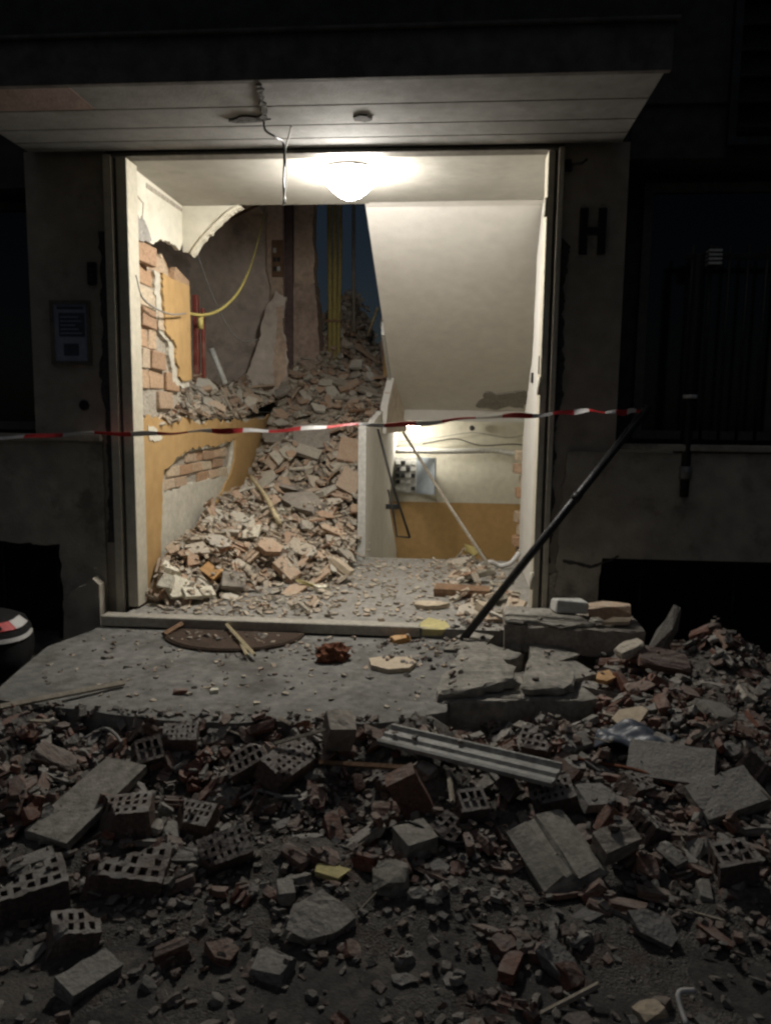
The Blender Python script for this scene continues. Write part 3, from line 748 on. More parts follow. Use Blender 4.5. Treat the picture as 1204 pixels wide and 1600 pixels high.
# left dark window
def window(x0, x1, z0, z1, y, label, nslat):
    e = empty('window', ((x0 + x1) / 2, y, z0))
    w = (x1 - x0) / 2; h = z1 - z0
    link('frame', prism([(-w, 0), (-w, h), (w, h), (w, 0)], 'y', -.03, .01, holes=[[(-w + .05, .05), (-w + .05, h - .05), (-.03, h - .05), (-.03, .05)], [(.03, .05), (.03, h - .05), (w - .05, h - .05), (w - .05, .05)]]), MT['frame_dark'], e)
    link('pane', box_mesh((-w + .05, -.008, .05), (-.03, -.004, h - .05)), MT['glass_dark'], e)
    link('pane', box_mesh((.03, -.008, .05), (w - .05, -.004, h - .05)), MT['glass_dark'], e)
    return tag(e, label, 'window')
window(-3.9, -2.52, 1.06, 2.44, .285, 'dark window in the recess left of the notice pillar', 0)
wr = window(1.05, 2.6, 1.06, 2.5, .285, 'dark window behind the bars right of the letter H', 0)
gr = empty('window_grille', (1.9, .06, 1.0))
for k in range(13):
    xx = -.62 + k * .098
    link('bar', tube_mesh([(xx, 0, -.05), (xx, 0, 1.12)], .009, 6), MT['steel_dark'], gr)
for zz in (.0, 1.06):
    link('crossbar', box_mesh((-.66, -.009, zz - .015), (.6, .009, zz + .015), .002), MT['steel_dark'], gr)
tag(gr, 'vertical steel window bars right of the letter H', 'grille')
dp = empty('downpipe', (1.285, -.03, .75))
link('pipe', tube_mesh([(0, 0, .0), (0, 0, 1.3)], .024, 10), MT['black_paint'], dp)
link('collar', tube_mesh([(0, 0, .10), (0, 0, .17)], .034, 10), MT['steel_grey'], dp)
link('collar', tube_mesh([(0, 0, .54), (0, 0, .56)], .038, 10), MT['white_metal'], dp)
tag(dp, 'dark downpipe with pale collar beside the barred window', 'pipe')
sl = empty('wall_light_box', (1.37, .02, 2.0))
for k in range(4):
    link('fin', box_mesh((-.035, -.06, .0 + .022 * k), (.035, 0, .012 + .022 * k), .002), MT['white_metal'], sl)
link('housing', box_mesh((-.03, -.045, -.004), (.03, .02, .095), .003), MT['steel_dark'], sl)
tag(sl, 'small finned grey box at the head of the window bars', 'fitting')
# louvred shutter at the upper right
sh = empty('louvre_shutter', (1.75, -.03, 2.60))
link('frame', prism([(-.36, 0), (-.36, 1.6), (.6, 1.6), (.6, 0)], 'y', -.02, .025, holes=[[(-.32, .04), (-.32, 1.56), (.56, 1.56), (.56, .04)]]), MT['steel_dark'], sh)
for k in range(12):
    o = link('slat', box_mesh((-.32, -.03, -.006), (.56, .03, .006), .002), MT['steel_dark'], sh, loc=(0, -.002, .10 + k * .125), rot=(R(35), 0, 0))
tag(sh, 'dark louvred shutter high on the wall above the window bars', 'shutter')

# ------------------------------------------------------------------ canopy
cn = empty('canopy', (-.78, -.45, 2.62))
def cpart(name, lo, hi, m, bev=.004): return link(name, box_mesh((lo[0] + .78, lo[1] + .45, lo[2] - 2.62), (hi[0] + .78, hi[1] + .45, hi[2] - 2.62), bev), m, cn)
cpart('slab', (-2.42, -.86, 2.645), (.855, -.002, 2.80), MT['fascia'])
cpart('fascia_board', (-2.44, -.90, 2.625), (.875, -.862, 2.812), MT['fascia'])
link('top_edge', box_mesh((-2.46 + .78, -.92 + .45, .195), (.895 + .78, -.862 + .45, .21), .003), MT['fascia'], cn)
# soffit boards, stepped joints
for (y0, y1, zt) in ((-.86, -.60, 2.630), (-.598, -.36, 2.6285), (-.358, -.18, 2.627), (-.178, -.036, 2.6255)):
    if y0 < -.8:
        cpart('soffit_board', (-2.42, y0, zt), (-1.76, y1, zt + .014), MT['pink_soffit'], .003)
        cpart('soffit_board', (-1.757, y0, zt), (.855, y1, zt + .014), MT['soffit_paint'], .003)
    else:
        cpart('soffit_board', (-2.42, y0, zt), (.855, y1, zt + .014), MT['soffit_paint'], .003)
def scar2(pts, seed):
    me = prism(ragged([(x + .78, y + .45) for x, y in pts], step=.03, amp=.012, seed=seed), 'z', -.004, .003)
    for v in me.vertices: v.co.z += .003
    link('broken_patch', me, MT['crack'], cn)
scar2([(-1.15, -.44), (-1.08, -.50), (-1.0, -.49), (-.93, -.46), (-1.0, -.43), (-1.10, -.42)], 1)
scar2([(-.52, -.47), (-.45, -.48), (-.43, -.43), (-.47, -.40), (-.52, -.42)], 2)
scar2([(-.90, -.86), (-.875, -.86), (-.92, -.62), (-.955, -.46), (-.985, -.46), (-.94, -.64)], 3)
tag(cn, 'flat entrance canopy with pale boarded underside and dark front edge', 'canopy')
cw = [on_y(412, 190, -.44), on_y(415, 204, -.42), on_y(430, 214, -.36), on_y(442, 222, -.26), on_y(444, 250, -.24), on_y(443, 290, -.24), on_y(445, 318, -.24)]
tag(link('hanging_wire', tube_mesh(curve_pts(cw, 5), .006, 6), MT['steel_dark']), 'black wire hanging from the crack in the canopy', 'wire')
cw = [on_y(455, 196, -.40), on_y(451, 214, -.34), on_y(446, 236, -.27), on_y(447, 280, -.25), on_y(442, 322, -.25)]
tag(link('hanging_wire', tube_mesh(curve_pts(cw, 5), .004, 6), MT['grey_cable']), 'thin grey wire twisted beside the black hanging wire', 'wire')

# ------------------------------------------------------------------ hall lamp
la = empty('ceiling_lamp', (-.63, .24, CE - .002))
link('lamp_base', lathe_mesh([(.09, 0), (.10, -.014), (.168, -.026), (.174, -.030)], 32), MT['white_metal'], la)
link('diffuser', lathe_mesh([(.178, -.0305), (.165, -.05), (.14, -.084), (.105, -.12), (.07, -.15), (.03, -.168), (.004, -.172)], 32), MT['lamp_on'], la)
link('finial', lathe_mesh([(.012, -.173), (.016, -.181), (.006, -.19)], 12), MT['white_metal'], la)
tag(la, 'lit round glass ceiling lamp in the entrance hall', 'lamp')

# ------------------------------------------------------------------ barrier tape
tc = [on_y(-160, 684, -.10), on_y(15, 682, -.10), on_y(205, 677, -.12), on_y(360, 674, -.14), on_y(520, 667, -.15), on_y(680, 659, -.14), on_y(840, 647, -.12), on_y(940, 643, -.11), on_y(1000, 644, -.11)]
path = curve_pts(tc, 16)
tp = empty('barrier_tape', path[0])
n = len(path)
rt = random.Random(8)
tw = 0.0
prof = []
for i, p in enumerate(path):
    tw += rt.uniform(-.12, .22)
    hw = .0125 + .004 * math.sin(i * .43)
    prof.append((p + Vector((0, 0, .006 * math.sin(i * .31) + .004 * math.sin(i * .77))), .9 * math.sin(i * .13) + .35 * math.sin(i * .41), hw))
seg = 3
i = 0; k = 0
while i < n - 1:
    j = min(n - 1, i + (4 if k % 2 else 5))
    verts, faces = [], []
    for q in range(i, j + 1):
        p, a, hw = prof[q]
        o_ = Vector((0, math.sin(a), math.cos(a))) * hw
        th = Vector((0, math.cos(a), -math.sin(a))) * .0006
        for vv in (p - o_ - th, p + o_ - th, p + o_ + th, p - o_ + th): verts.append(vv - path[0])
    m_ = j - i + 1
    for q in range(m_ - 1):
        for s in range(4):
            t = (s + 1) % 4
            faces.append((q * 4 + s, q * 4 + t, q * 4 + 4 + t, q * 4 + 4 + s))
    faces.append((0, 1, 2, 3)); faces.append(tuple(m_ * 4 - 4 + s for s in range(4)))
    link('red_band' if k % 2 == 0 else 'white_band', mesh_from(verts, faces), MT['tape_red'] if k % 2 == 0 else MT['tape_white'], tp)
    i = j; k += 1
tag(tp, 'red and white barrier tape strung across the doorway', 'tape')

# ------------------------------------------------------------------ leaning steel pole
a, b = Vector((.075, -.33, -.03)), on_y(1012, 636, -.09)
po = empty('leaning_pole', a)
link('shaft', tube_mesh([Vector((0, 0, 0)), (b - a) * .5, b - a], .022, 10), MT['steel_dark'], po)
link('collar', tube_mesh([(b - a) * .60, (b - a) * .63], .027, 10), MT['steel_dark'], po)
tag(po, 'dark steel pole leaning from the doorstep to the wall', 'pole')

# ------------------------------------------------------------------ bag at the left edge
bgc = Vector((-2.54, -.62, -.27))
bag = empty('equipment_bag', bgc, (0, 0, R(18)))
bmq = bmesh.new()
bmesh.ops.create_uvsphere(bmq, u_segments=28, v_segments=16, radius=1)
rr = random.Random(3)
for v in bmq.verts:
    x, y, z = v.co
    f = (abs(x) ** 3.2 + abs(y) ** 3.2 + abs(z) ** 3.2) ** (-1 / 3.2)
    v.co = Vector((x * f * .30, y * f * .22, z * f * .19 + .195))
    v.co += Vector((math.sin(z * 31 + y * 17), math.sin(x * 23 + z * 9), math.sin(x * 19 + y * 13))) * .006
link('body', bm_mesh(bmq, smooth=True), MT['black_cloth'], bag)
def band(z0, z1, m, a0, a1, nm, grow=1.02):
    verts, faces = [], []
    for i in range(25):
        t = a0 + (a1 - a0) * i / 24
        for zz in (z0, z1):
            x, y, z = math.cos(t), math.sin(t), (zz - .195) / .19
            c = max(1e-3, 1 - abs(z) ** 3.2) ** (1 / 3.2)
            f = (abs(x) ** 3.2 + abs(y) ** 3.2) ** (-1 / 3.2) * c
            verts.append((x * f * .30 * grow, y * f * .22 * grow, zz))
            verts.append((x * f * .30 * (grow - .02), y * f * .22 * (grow - .02), zz))
    for i in range(24):
        k = i * 4
        faces += [(k, k + 4, k + 6, k + 2), (k + 1, k + 3, k + 7, k + 5), (k, k + 1, k + 5, k + 4), (k + 2, k + 6, k + 7, k + 3)]
    link(nm, mesh_from(verts, faces), m, bag)
band(.315, .352, MT['tape_red'], R(-200), R(-35), 'red_band', 1.03)
band(.315, .352, MT['tape_white'], R(-34), R(5), 'white_band', 1.03)
band(.255, .275, MT['tape_white'], R(-80), R(5), 'white_band', 1.035)
hp = [(-.12, 0, .375), (-.09, 0, .42), (0, 0, .435), (.09, 0, .42), (.12, 0, .375)]
link('handle', tube_mesh(curve_pts(hp, 5), .012, 8), MT['black_cloth'], bag)
tag(bag, 'black rounded kit bag with red and white band at the left edge', 'bag')


# ------------------------------------------------------------------ rubble: piece shapes
def hull(pts):
    bm = bmesh.new()
    for p in pts: bm.verts.new(p)
    r_ = bmesh.ops.convex_hull(bm, input=bm.verts)
    bmesh.ops.delete(bm, geom=[v for v in bm.verts if not v.link_faces], context='VERTS')
    bm.verts.index_update()
    vs = [tuple(v.co) for v in bm.verts]
    fs = [tuple(v.index for v in f.verts) for f in bm.faces]
    bm.free()
    return vs, fs

def shard(r, L, W, T):
    n = r.choice((4, 4, 5, 5, 6, 7))
    a0 = r.uniform(0, 6.28)
    top, bot = [], []
    for i in range(n):
        a = a0 + 2 * math.pi * (i + r.uniform(-.28, .28)) / n
        k = r.uniform(.72, 1.12)
        x, y = math.cos(a) * k * L / 2, math.sin(a) * k * W / 2
        top.append((x, y, T / 2 + r.uniform(-.12, .12) * T))
        j = r.uniform(.86, 1.08)
        bot.append((x * j + r.uniform(-.1, .1) * T, y * j + r.uniform(-.1, .1) * T, -T / 2))
    vs = top + bot
    fs = [tuple(range(n)), tuple(range(2 * n - 1, n - 1, -1))]
    fs += [(n + i, n + (i + 1) % n, (i + 1) % n, i) for i in range(n)]
    return vs, fs, (L / 2, W / 2, T)

def chunk(r, L, W, T):
    pts = []
    for sx in (-1, 1):
        for sy in (-1, 1):
            for sz in (-1, 1):
                if r.random() < .62:      # a broken corner
                    for ax in range(3):
                        q = [sx * L / 2, sy * W / 2, sz * T / 2]
                        q[ax] *= r.uniform(-.1, .75)
                        pts.append(tuple(q))
                else:
                    pts.append((sx * L / 2 * r.uniform(.7, 1), sy * W / 2 * r.uniform(.7, 1), sz * T / 2 * r.uniform(.7, 1)))
    v, f = hull(pts)
    return v, f, (L / 2, W / 2, T)

def rough_stone(r, L, W, T):
    pts = []
    for i in range(16):
        z = r.uniform(-1, 1); a = r.uniform(0, 6.28); q = math.sqrt(1 - z * z)
        k = r.uniform(.8, 1.05)
        pts.append((math.cos(a) * q * k * L / 2, math.sin(a) * q * k * W / 2, z * k * T / 2))
    v, f = hull(pts)
    return v, f, (L / 2, W / 2, T)

def channel(r, L, W, T):
    """Fragment of a hollow brick: comb of thin clay walls."""
    t = .011
    h = T
    prof = [(-W / 2, 0), (W / 2, 0), (W / 2, h * r.uniform(.5, 1)), (W / 2 - t, h * r.uniform(.5, 1)), (W / 2 - t, t)]
    if r.random() < .7:
        prof += [(t / 2, t), (t / 2, h * r.uniform(.6, 1)), (-t / 2, h * r.uniform(.6, 1)), (-t / 2, t)]
    prof += [(-W / 2 + t, t), (-W / 2 + t, h * r.uniform(.3, 1)), (-W / 2, h * r.uniform(.3, 1))]
    n = len(prof)
    vs = []
    for s in (-1, 1):
        for (y, z) in prof:
            vs.append((s * L / 2 * r.uniform(.7, 1.05), y, z - h / 2))
    fs = [(i, (i + 1) % n, n + (i + 1) % n, n + i) for i in range(n)]
    tr = tessellate_polygon([[Vector((p[0], p[1], 0)) for p in prof]])
    fs += [tuple(t_) for t_ in tr] + [tuple(i + n for i in reversed(t_)) for t_ in tr]
    return vs, fs, (L / 2, W / 2, T)

def make_mesh(d, cuts=1):
    """Mesh of a piece with its flat faces broken up into an uneven fracture surface."""
    me = mesh_from(d[0], d[1])
    bm = bmesh.new(); bm.from_mesh(me)
    bmesh.ops.triangulate(bm, faces=list(bm.faces))
    bmesh.ops.subdivide_edges(bm, edges=list(bm.edges), cuts=cuts, use_grid_fill=True)
    bmesh.ops.recalc_face_normals(bm, faces=bm.faces)
    bm.normal_update()
    L, W, T = d[2]
    amp = min(.009, .14 * min(T, W))
    off = Vector((L * 91, W * 77, T * 53))
    mv = []
    for v in bm.verts:
        n = mnoise.noise(v.co * (1.1 / max(.02, min(L, W))) + off) + .6 * mnoise.noise(v.co * 70 + off)
        mv.append(v.normal * n * amp)
    for v, m_ in zip(bm.verts, mv): v.co += m_
    bm.to_mesh(me); bm.free()
    return me

class Lib:
    def __init__(self, gen, n, dims, seed, material=None):
        r = random.Random(seed)
        self.d = []
        for i in range(n):
            L_, W_, T_ = dims(r)
            self.d.append(gen(r, L_, W_, T_))
        self.me = None
        self.material = material
    def meshes(self):
        if self.me is None:
            self.me = [make_mesh(d) for d in self.d]
            for m in self.me: m.materials.append(self.material)
        return self.me

# ------------------------------------------------------------------ rubble: settling pieces on a height field
class Field:
    def __init__(self, x0, x1, y0, y1, fn, res=.0125):
        self.x0, self.y0, self.res = x0, y0, res
        self.nx, self.ny = int((x1 - x0) / res) + 1, int((y1 - y0) / res) + 1
        self.X, self.Y = np.meshgrid(x0 + np.arange(self.nx) * res, y0 + np.arange(self.ny) * res, indexing='ij')
        self.H = fn(self.X, self.Y).astype(float)
        self.keep = np.zeros(self.H.shape, bool)     # tops of large pieces that stay bare
    def cells(self, x, y, yaw, rx, ry):
        m = max(rx, ry) + self.res
        i0, i1 = max(0, int((x - m - self.x0) / self.res)), min(self.nx, int((x + m - self.x0) / self.res) + 2)
        j0, j1 = max(0, int((y - m - self.y0) / self.res)), min(self.ny, int((y + m - self.y0) / self.res) + 2)
        if i1 - i0 < 1 or j1 - j0 < 1: return None
        X, Y = self.X[i0:i1, j0:j1] - x, self.Y[i0:i1, j0:j1] - y
        c, s = math.cos(yaw), math.sin(yaw)
        u, v = (X * c + Y * s), (-X * s + Y * c)
        msk = (np.abs(u) <= rx) & (np.abs(v) <= ry)
        if not msk.any():
            msk = (np.abs(X) <= self.res) & (np.abs(Y) <= self.res)
            if not msk.any(): return None
        return (slice(i0, i1), slice(j0, j1)), msk, X, Y
    def z(self, x, y):
        i, j = int(round((x - self.x0) / self.res)), int(round((y - self.y0) / self.res))
        if 0 <= i < self.nx and 0 <= j < self.ny: return self.H[i, j]
        return None
    def settle(self, x, y, yaw, rx, ry, T, r, tilt=.12, maxs=.9, sink=.25, keep=False, avoid=False):
        g = self.cells(x, y, yaw, rx * .85, ry * .85)
        if g is None: return None
        sl, msk, X, Y = g
        if avoid and self.keep[sl][msk].any(): return None
        h = self.H[sl][msk]; xs = X[msk]; ys = Y[msk]
        if len(h) > 5:
            A = np.stack([np.ones_like(xs), xs, ys], 1)
            N = A.T @ A + np.diag([1e-9, 1e-4, 1e-4])
            a, b, c = np.linalg.solve(N, A.T @ h)
        else:
            a, b, c = float(h.mean()), 0.0, 0.0
        b += r.gauss(0, tilt); c += r.gauss(0, tilt)
        k = math.hypot(b, c)
        if k > maxs: b *= maxs / k; c *= maxs / k
        res = h - (b * xs + c * ys)
        off = float(np.percentile(res, 78))
        nrm = Vector((-b, -c, 1)).normalized()
        off -= sink * T
        top = off + b * xs + c * ys + T / nrm.z
        self.H[sl][msk] = np.maximum(h, top)
        if keep:
            q = self.keep[sl]; q[msk] = True
        q = Vector((0, 0, 1)).rotation_difference(nrm) @ Euler((0, 0, yaw)).to_quaternion()
        return Vector((x, y, off)) + nrm * (T / 2), q
    def stamp(self, x, y, yaw, rx, ry, top, keep=True):
        g = self.cells(x, y, yaw, rx, ry)
        if g is None: return
        sl, msk, X, Y = g
        self.H[sl][msk] = np.maximum(self.H[sl][msk], top)
        if keep:
            q = self.keep[sl]; q[msk] = True

def hit(field, px, py, t0=1.0):
    d = ray(px, py); d = d / d.length
    t = t0
    while t < 14:
        p = CAM_POS + d * t
        z = field.z(p.x, p.y)
        if z is not None and p.z <= z: return p
        t += .01
    return None

class Bits:
    """Uncountable small pieces gathered into one mesh."""
    def __init__(self): self.v, self.f, self.n = [], [], 0
    def add(self, d, loc, q, s=1.0):
        Rm = np.array(q.to_matrix()) * s
        v = np.array(d[0]) @ Rm.T + np.array(loc)
        self.v.append(v)
        n = self.n
        self.f += [tuple(i + n for i in f) for f in d[1]]
        self.n += len(v)
    def build(self, name, m, label, cat):
        me = bpy.data.meshes.new(name)
        me.from_pydata(np.concatenate(self.v).tolist(), [], self.f)
        bm = bmesh.new(); bm.from_mesh(me); bmesh.ops.recalc_face_normals(bm, faces=bm.faces); bm.to_mesh(me); bm.free()
        return tag(link(name, me, m), label, cat, kind='stuff')

def put(name, me, loc, q, label, cat, group=None, s=1.0):
    o = bpy.data.objects.new(name, me)
    COL.objects.link(o)
    o.rotation_mode = 'QUATERNION'
    o.location = loc; o.rotation_quaternion = q; o.scale = (s, s, s)
    return tag(o, label, cat, group)

# ------------------------------------------------------------------ street rubble
def in_poly(X, Y, poly):
    inside = np.zeros(X.shape, bool)
    n = len(poly)
    for i in range(n):
        x1, y1 = poly[i]; x2, y2 = poly[(i + 1) % n]
        c = ((y1 > Y) != (y2 > Y)) & (X < (x2 - x1) * (Y - y1) / (y2 - y1 + 1e-12) + x1)
        inside ^= c
    return inside
def bumps(X, Y, s, seed):
    r = np.random.RandomState(seed)
    o = np.zeros(X.shape)
    for k in range(14):
        a = r.uniform(0, 6.28); f = s * r.uniform(.6, 2.0)
        o += np.sin((X * math.cos(a) + Y * math.sin(a)) * f + r.uniform(0, 6.28)) / 14 ** .5
    return o
def street_h(X, Y):
    h = GROUND_Z + 0 * X
    edge = np.clip((Y + 2.6) / .8, 0, 1) * np.clip((-.85 - Y) / .3, 0, 1)
    h = h + edge * (.055 + .035 * bumps(X, Y, 7, 3))
    h = h + .26 * np.exp(-(((X - 1.5) / .75) ** 2 + ((Y + .55) / .55) ** 2)) * (1 + .25 * bumps(X, Y, 9, 5))
    h = h + .10 * np.exp(-(((X - .9) / .5) ** 2 + ((Y + 1.2) / .5) ** 2))
    h = h + .04 * np.exp(-(((X - .35) / .40) ** 2 + ((Y + 1.30) / .16) ** 2))
    h = h + .05 * np.exp(-(((X + 1.9) / .6) ** 2 + ((Y + 1.75) / .35) ** 2))
    h = h + .10 * np.exp(-((Y + 1.45 + .05 * np.sin(X * 5)) / .20) ** 2) * np.clip((.35 - X) / .3, 0, 1) * (1 + .3 * bumps(X, Y, 11, 8))
    h = np.maximum(h, GROUND_Z + .002)
    h = np.where(in_poly(X, Y, ap), -.06, h)
    h = np.where((Y > -.205) & (X > -1.9) & (X < .45), -.004, h)
    return h
SF = Field(-2.9, 2.9, -3.9, .05, street_h)
sr = random.Random(77)
# mound under the loose pieces
bm = bmesh.new()
st = 6
gx, gy = range(0, SF.nx, st), range(0, SF.ny, st)
H0 = np.minimum(SF.H, 10)
Hm = street_h(SF.X, SF.Y)
Hm = np.where(in_poly(SF.X, SF.Y, ap) | ((SF.Y > -.205) & (SF.X > -1.9) & (SF.X < .45)), GROUND_Z - .02, Hm) - .007 + .010 * bumps(SF.X, SF.Y, 16, 21)
gv = {}
for i in gx:
    for j in gy: gv[(i, j)] = bm.verts.new((SF.X[i, j], SF.Y[i, j], Hm[i, j] + sr.uniform(-.006, .006)))
for i in gx:
    for j in gy:
        if (i + st, j + st) in gv: bm.faces.new((gv[(i, j)], gv[(i + st, j)], gv[(i + st, j + st)], gv[(i, j + st)]))
MT['dirt'] = mat('dirt', [(.085, .08, .073), (.165, .155, .14)], 12, .97, .9, 130, mottled=.5, blotch=((.10, .06, .045), 8, .55, .6), bdist=.02)
o = link('rubble_dirt', bm_mesh(bm, smooth=True), MT['dirt'])
tag(o, 'crushed mortar and dirt spread over the street beneath the bricks', 'rubble', kind='stuff')

def dens(x, y):
    """How thickly the street is covered."""
    if y > -1.40 and x < .03: return 0
    e = min(1, max(0, (y + 2.7) / .8))
    return .42 + .58 * e
fine_s = [Lib(shard, 14, lambda r: (r.uniform(.02, .055), r.uniform(.014, .035), r.uniform(.005, .014)), 1), Lib(rough_stone, 12, lambda r: (.010 + .03 * r.random() ** 2, r.uniform(.010, .024), r.uniform(.008, .02)), 2),
          Lib(chunk, 10, lambda r: (r.uniform(.02, .05), r.uniform(.02, .035), r.uniform(.012, .03)), 3)]
def patch(x, y):
    v = math.sin(3.1 * x + 1.7 * y + .6) + math.sin(-2.3 * x + 4.1 * y + 2.2) + math.sin(6.3 * x + 5.2 * y) * .7 + math.sin(8.9 * x - 7.1 * y + 1.1) * .6
    return max(0.0, min(1.0, .5 + v * .33))
def splinter(r, L, W, T):
    pts = []
    for sx in (-1, 1):
        e = r.uniform(.7, 1.0)
        for sy in (-1, 1):
            for sz in (-1, 1): pts.append((sx * L / 2 * r.uniform(.82, 1) * e, sy * W / 2 * r.uniform(.5, 1), sz * T / 2 * r.uniform(.6, 1)))
    v, f = hull(pts)
    return v, f, (L / 2, W / 2, T)
def spread_fines(field, bits, n, area, libs, dfn, r, smax=1.25, avoid=False, tilt=.35):
    x0, x1, y0, y1 = area
    for k in range(n):
        x, y = r.uniform(x0, x1), r.uniform(y0, y1)
        if r.random() > dfn(x, y): continue
        lb = r.choice(libs); d = r.choice(lb.d); s = r.uniform(.6, smax)
        g = field.settle(x, y, r.uniform(0, 6.28), d[2][0] * s, d[2][1] * s, d[2][2] * s, r, tilt, 1.2, .42, avoid=avoid)
        if g: bits.add(d, g[0], g[1], s)
bits1 = Bits()
spread_fines(SF, bits1, 12000, (-2.2, 2.1, -2.95, .0), fine_s, lambda x, y: dens(x, y) * (.3 + .7 * patch(x, y)), sr, 1.0)

LM_S = []       # landmarks: (x, y, phrase)
for px, py, ph in ((140, 1268, 'the tilted grey panel'), (283, 1168, 'the pale slotted brick'), (446, 1200, 'the long hollow brick'), (525, 1172, 'the dark grey block'), (655, 1250, 'the upright brown brick'),
                   (720, 1200, 'the pale metal trim'), (795, 1110, 'the red mortared brick'), (880, 1112, 'the flat grey slab'), (870, 1350, 'the ridged coping stone'), (650, 1330, 'the square grey block'),
                   (516, 1368, 'the yellow chip'), (495, 1450, 'the three cornered slab'), (356, 1342, 'the two row brick'), (200, 1375, 'the large pale hollow brick'), (45, 1415, 'the left edge hollow brick'),
                   (797, 1517, 'the lone red splinter'), (990, 1170, 'the bluish sheet'), (945, 1085, 'the leaning orange shard'), (1050, 1190, 'the broad tilted slab'), (1130, 1378, 'the lone dark hollow brick'),
                   (1000, 1305, 'the dim hollow brick'), (1180, 1200, 'the right edge slotted brick'), (1030, 1050, 'the broken roof tile'), (85, 1200, 'the reddish brick lump'), (300, 1290, 'the dark hollow brick'),
                   (868, 1256, 'the brick on the trim'), (1062, 1582, 'the bent white scrap'), (1135, 1255, 'the dark grey slab'), (110, 1475, 'the small dim hollow brick'), (300, 1500, 'the bare asphalt patch'), (1075, 1085, 'the thin red panel'), (1115, 1148, 'the short grey lath'), (1165, 1090, 'the pale plaster slab'), (1180, 1040, 'the back of the heap'), (930, 1420, 'the dirt before the coping stone'), (640, 1450, 'the dirt before the grey stone')):
    p_ = on_z(px, py, -.2)
    LM_S.append((p_.x, p_.y, ph))
PIECES = []     # loose pieces waiting for their labels
def rel_phrase(lms, x, y):
    l = min(lms, key=lambda l: (l[0] - x) ** 2 + (l[1] - y) ** 2)
    v = Vector((x - l[0], y - l[1]))
    e1 = CAM_ROT @ Vector((1, 0, 0)); e2 = Vector((-e1.y, e1.x))
    u, w = v.x * e1.x + v.y * e1.y, v.x * e2.x + v.y * e2.y
    if abs(u) > abs(w): side = 'right of' if u > 0 else 'left of'
    else: side = 'behind' if w > 0 else 'in front of'
    return side + ' ' + l[2]
def label_pieces():
    from collections import defaultdict
    d = defaultdict(list)
    for o, what, ph, size in PIECES: d[(what, ph)].append((size, o))
    ranks = ['largest', 'second largest', 'third largest', 'fourth largest', 'fifth largest', 'sixth largest', 'seventh largest', 'eighth largest']
    for (what, ph), l in d.items():
        l.sort(key=lambda q: -q[0])
        for i, (sz, o) in enumerate(l):
            o['group'] = '%ss %s' % (what, ph)
            if len(l) == 1: o['label'] = '%s lying %s' % (what, ph)
            elif len(l) == 2: o['label'] = '%s of two %ss %s' % (('larger', 'smaller')[i], what, ph)
            elif i < len(ranks) and i < len(l) - 1: o['label'] = '%s %s %s' % (ranks[i], what, ph)
            elif i == len(l) - 1: o['label'] = 'smallest %s %s' % (what, ph)
            else: o['label'] = 'small %s %s' % (what, ph)

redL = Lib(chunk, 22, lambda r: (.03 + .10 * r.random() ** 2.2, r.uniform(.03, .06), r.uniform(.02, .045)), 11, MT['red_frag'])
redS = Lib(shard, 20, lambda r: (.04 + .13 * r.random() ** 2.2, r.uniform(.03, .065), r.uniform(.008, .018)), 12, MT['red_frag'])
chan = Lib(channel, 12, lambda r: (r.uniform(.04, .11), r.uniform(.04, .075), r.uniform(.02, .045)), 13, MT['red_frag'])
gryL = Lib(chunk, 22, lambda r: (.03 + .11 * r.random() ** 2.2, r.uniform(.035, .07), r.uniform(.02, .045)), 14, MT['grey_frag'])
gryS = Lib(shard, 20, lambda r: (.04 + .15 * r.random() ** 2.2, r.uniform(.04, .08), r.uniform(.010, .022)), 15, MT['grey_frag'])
def in_view(p):
    q = CAM_ROT.transposed() @ (p - CAM_POS)
    if q.z > -.3: return False
    u, v = 602 + 1200 * q.x / -q.z, 800 - 1200 * q.y / -q.z
    return -5 < u < 1209 and -5 < v < 1605
splint = Lib(splinter, 10, lambda r: (r.uniform(.08, .22), r.uniform(.008, .02), r.uniform(.006, .014)), 16, MT['wood_grey'])
def scatter(field, n, area, dfn, choices, lms, r, limit=None, tilt=.22, avoid=True, rest=None):
    x0, x1, y0, y1 = area
    c = 0
    for k in range(n * 6):
        if c >= n: break
        x, y = r.uniform(x0, x1), r.uniform(y0, y1)
        if r.random() > dfn(x, y): continue
        lb, name, what, cat, w = r.choices(choices, weights=[q[4] for q in choices])[0]
        i = r.randrange(len(lb.d)); d = lb.d[i]; s = r.uniform(.7, 1.2)
        g = field.settle(x, y, r.uniform(0, 6.28), d[2][0] * s, d[2][1] * s, d[2][2] * s, r, tilt, 1.1, .38, avoid=avoid)
        if not g: continue
        if not in_view(g[0]):
            rest.add(d, g[0], g[1], s); continue
        PIECES.append((put(name, lb.meshes()[i], g[0], g[1], what, cat, None, s), what, rel_phrase(lms, x, y), d[2][0] * d[2][1] * s * s))
        c += 1
CH_S = [(redL, 'brick_fragment', 'broken red brick lump', 'brick', 3), (redS, 'brick_shard', 'flat red brick shard', 'brick', 2.2), (chan, 'hollow_brick_fragment', 'ribbed hollow brick fragment', 'brick piece', 1.6),
        (gryL, 'concrete_chunk', 'grey concrete chunk', 'concrete', 2.2), (gryS, 'mortar_slab', 'flat grey mortar slab', 'mortar', 1.9), (splint, 'wood_splinter', 'thin wood splinter', 'splinter', .55)]
def dens2(x, y):
    if y > -1.46 and x < .03: return 0
    if y > -1.2 and .0 < x < .62: return .1
    e = min(1, max(0, (y + 2.45 + .1 * math.sin(x * 4)) / .6))
    return (.15 + .85 * e) * (.25 + .75 * patch(x + .4, y - .3))
scatter(SF, 620, (-1.9, 1.95, -2.8, -.1), dens2, CH_S, LM_S, sr, rest=bits1)

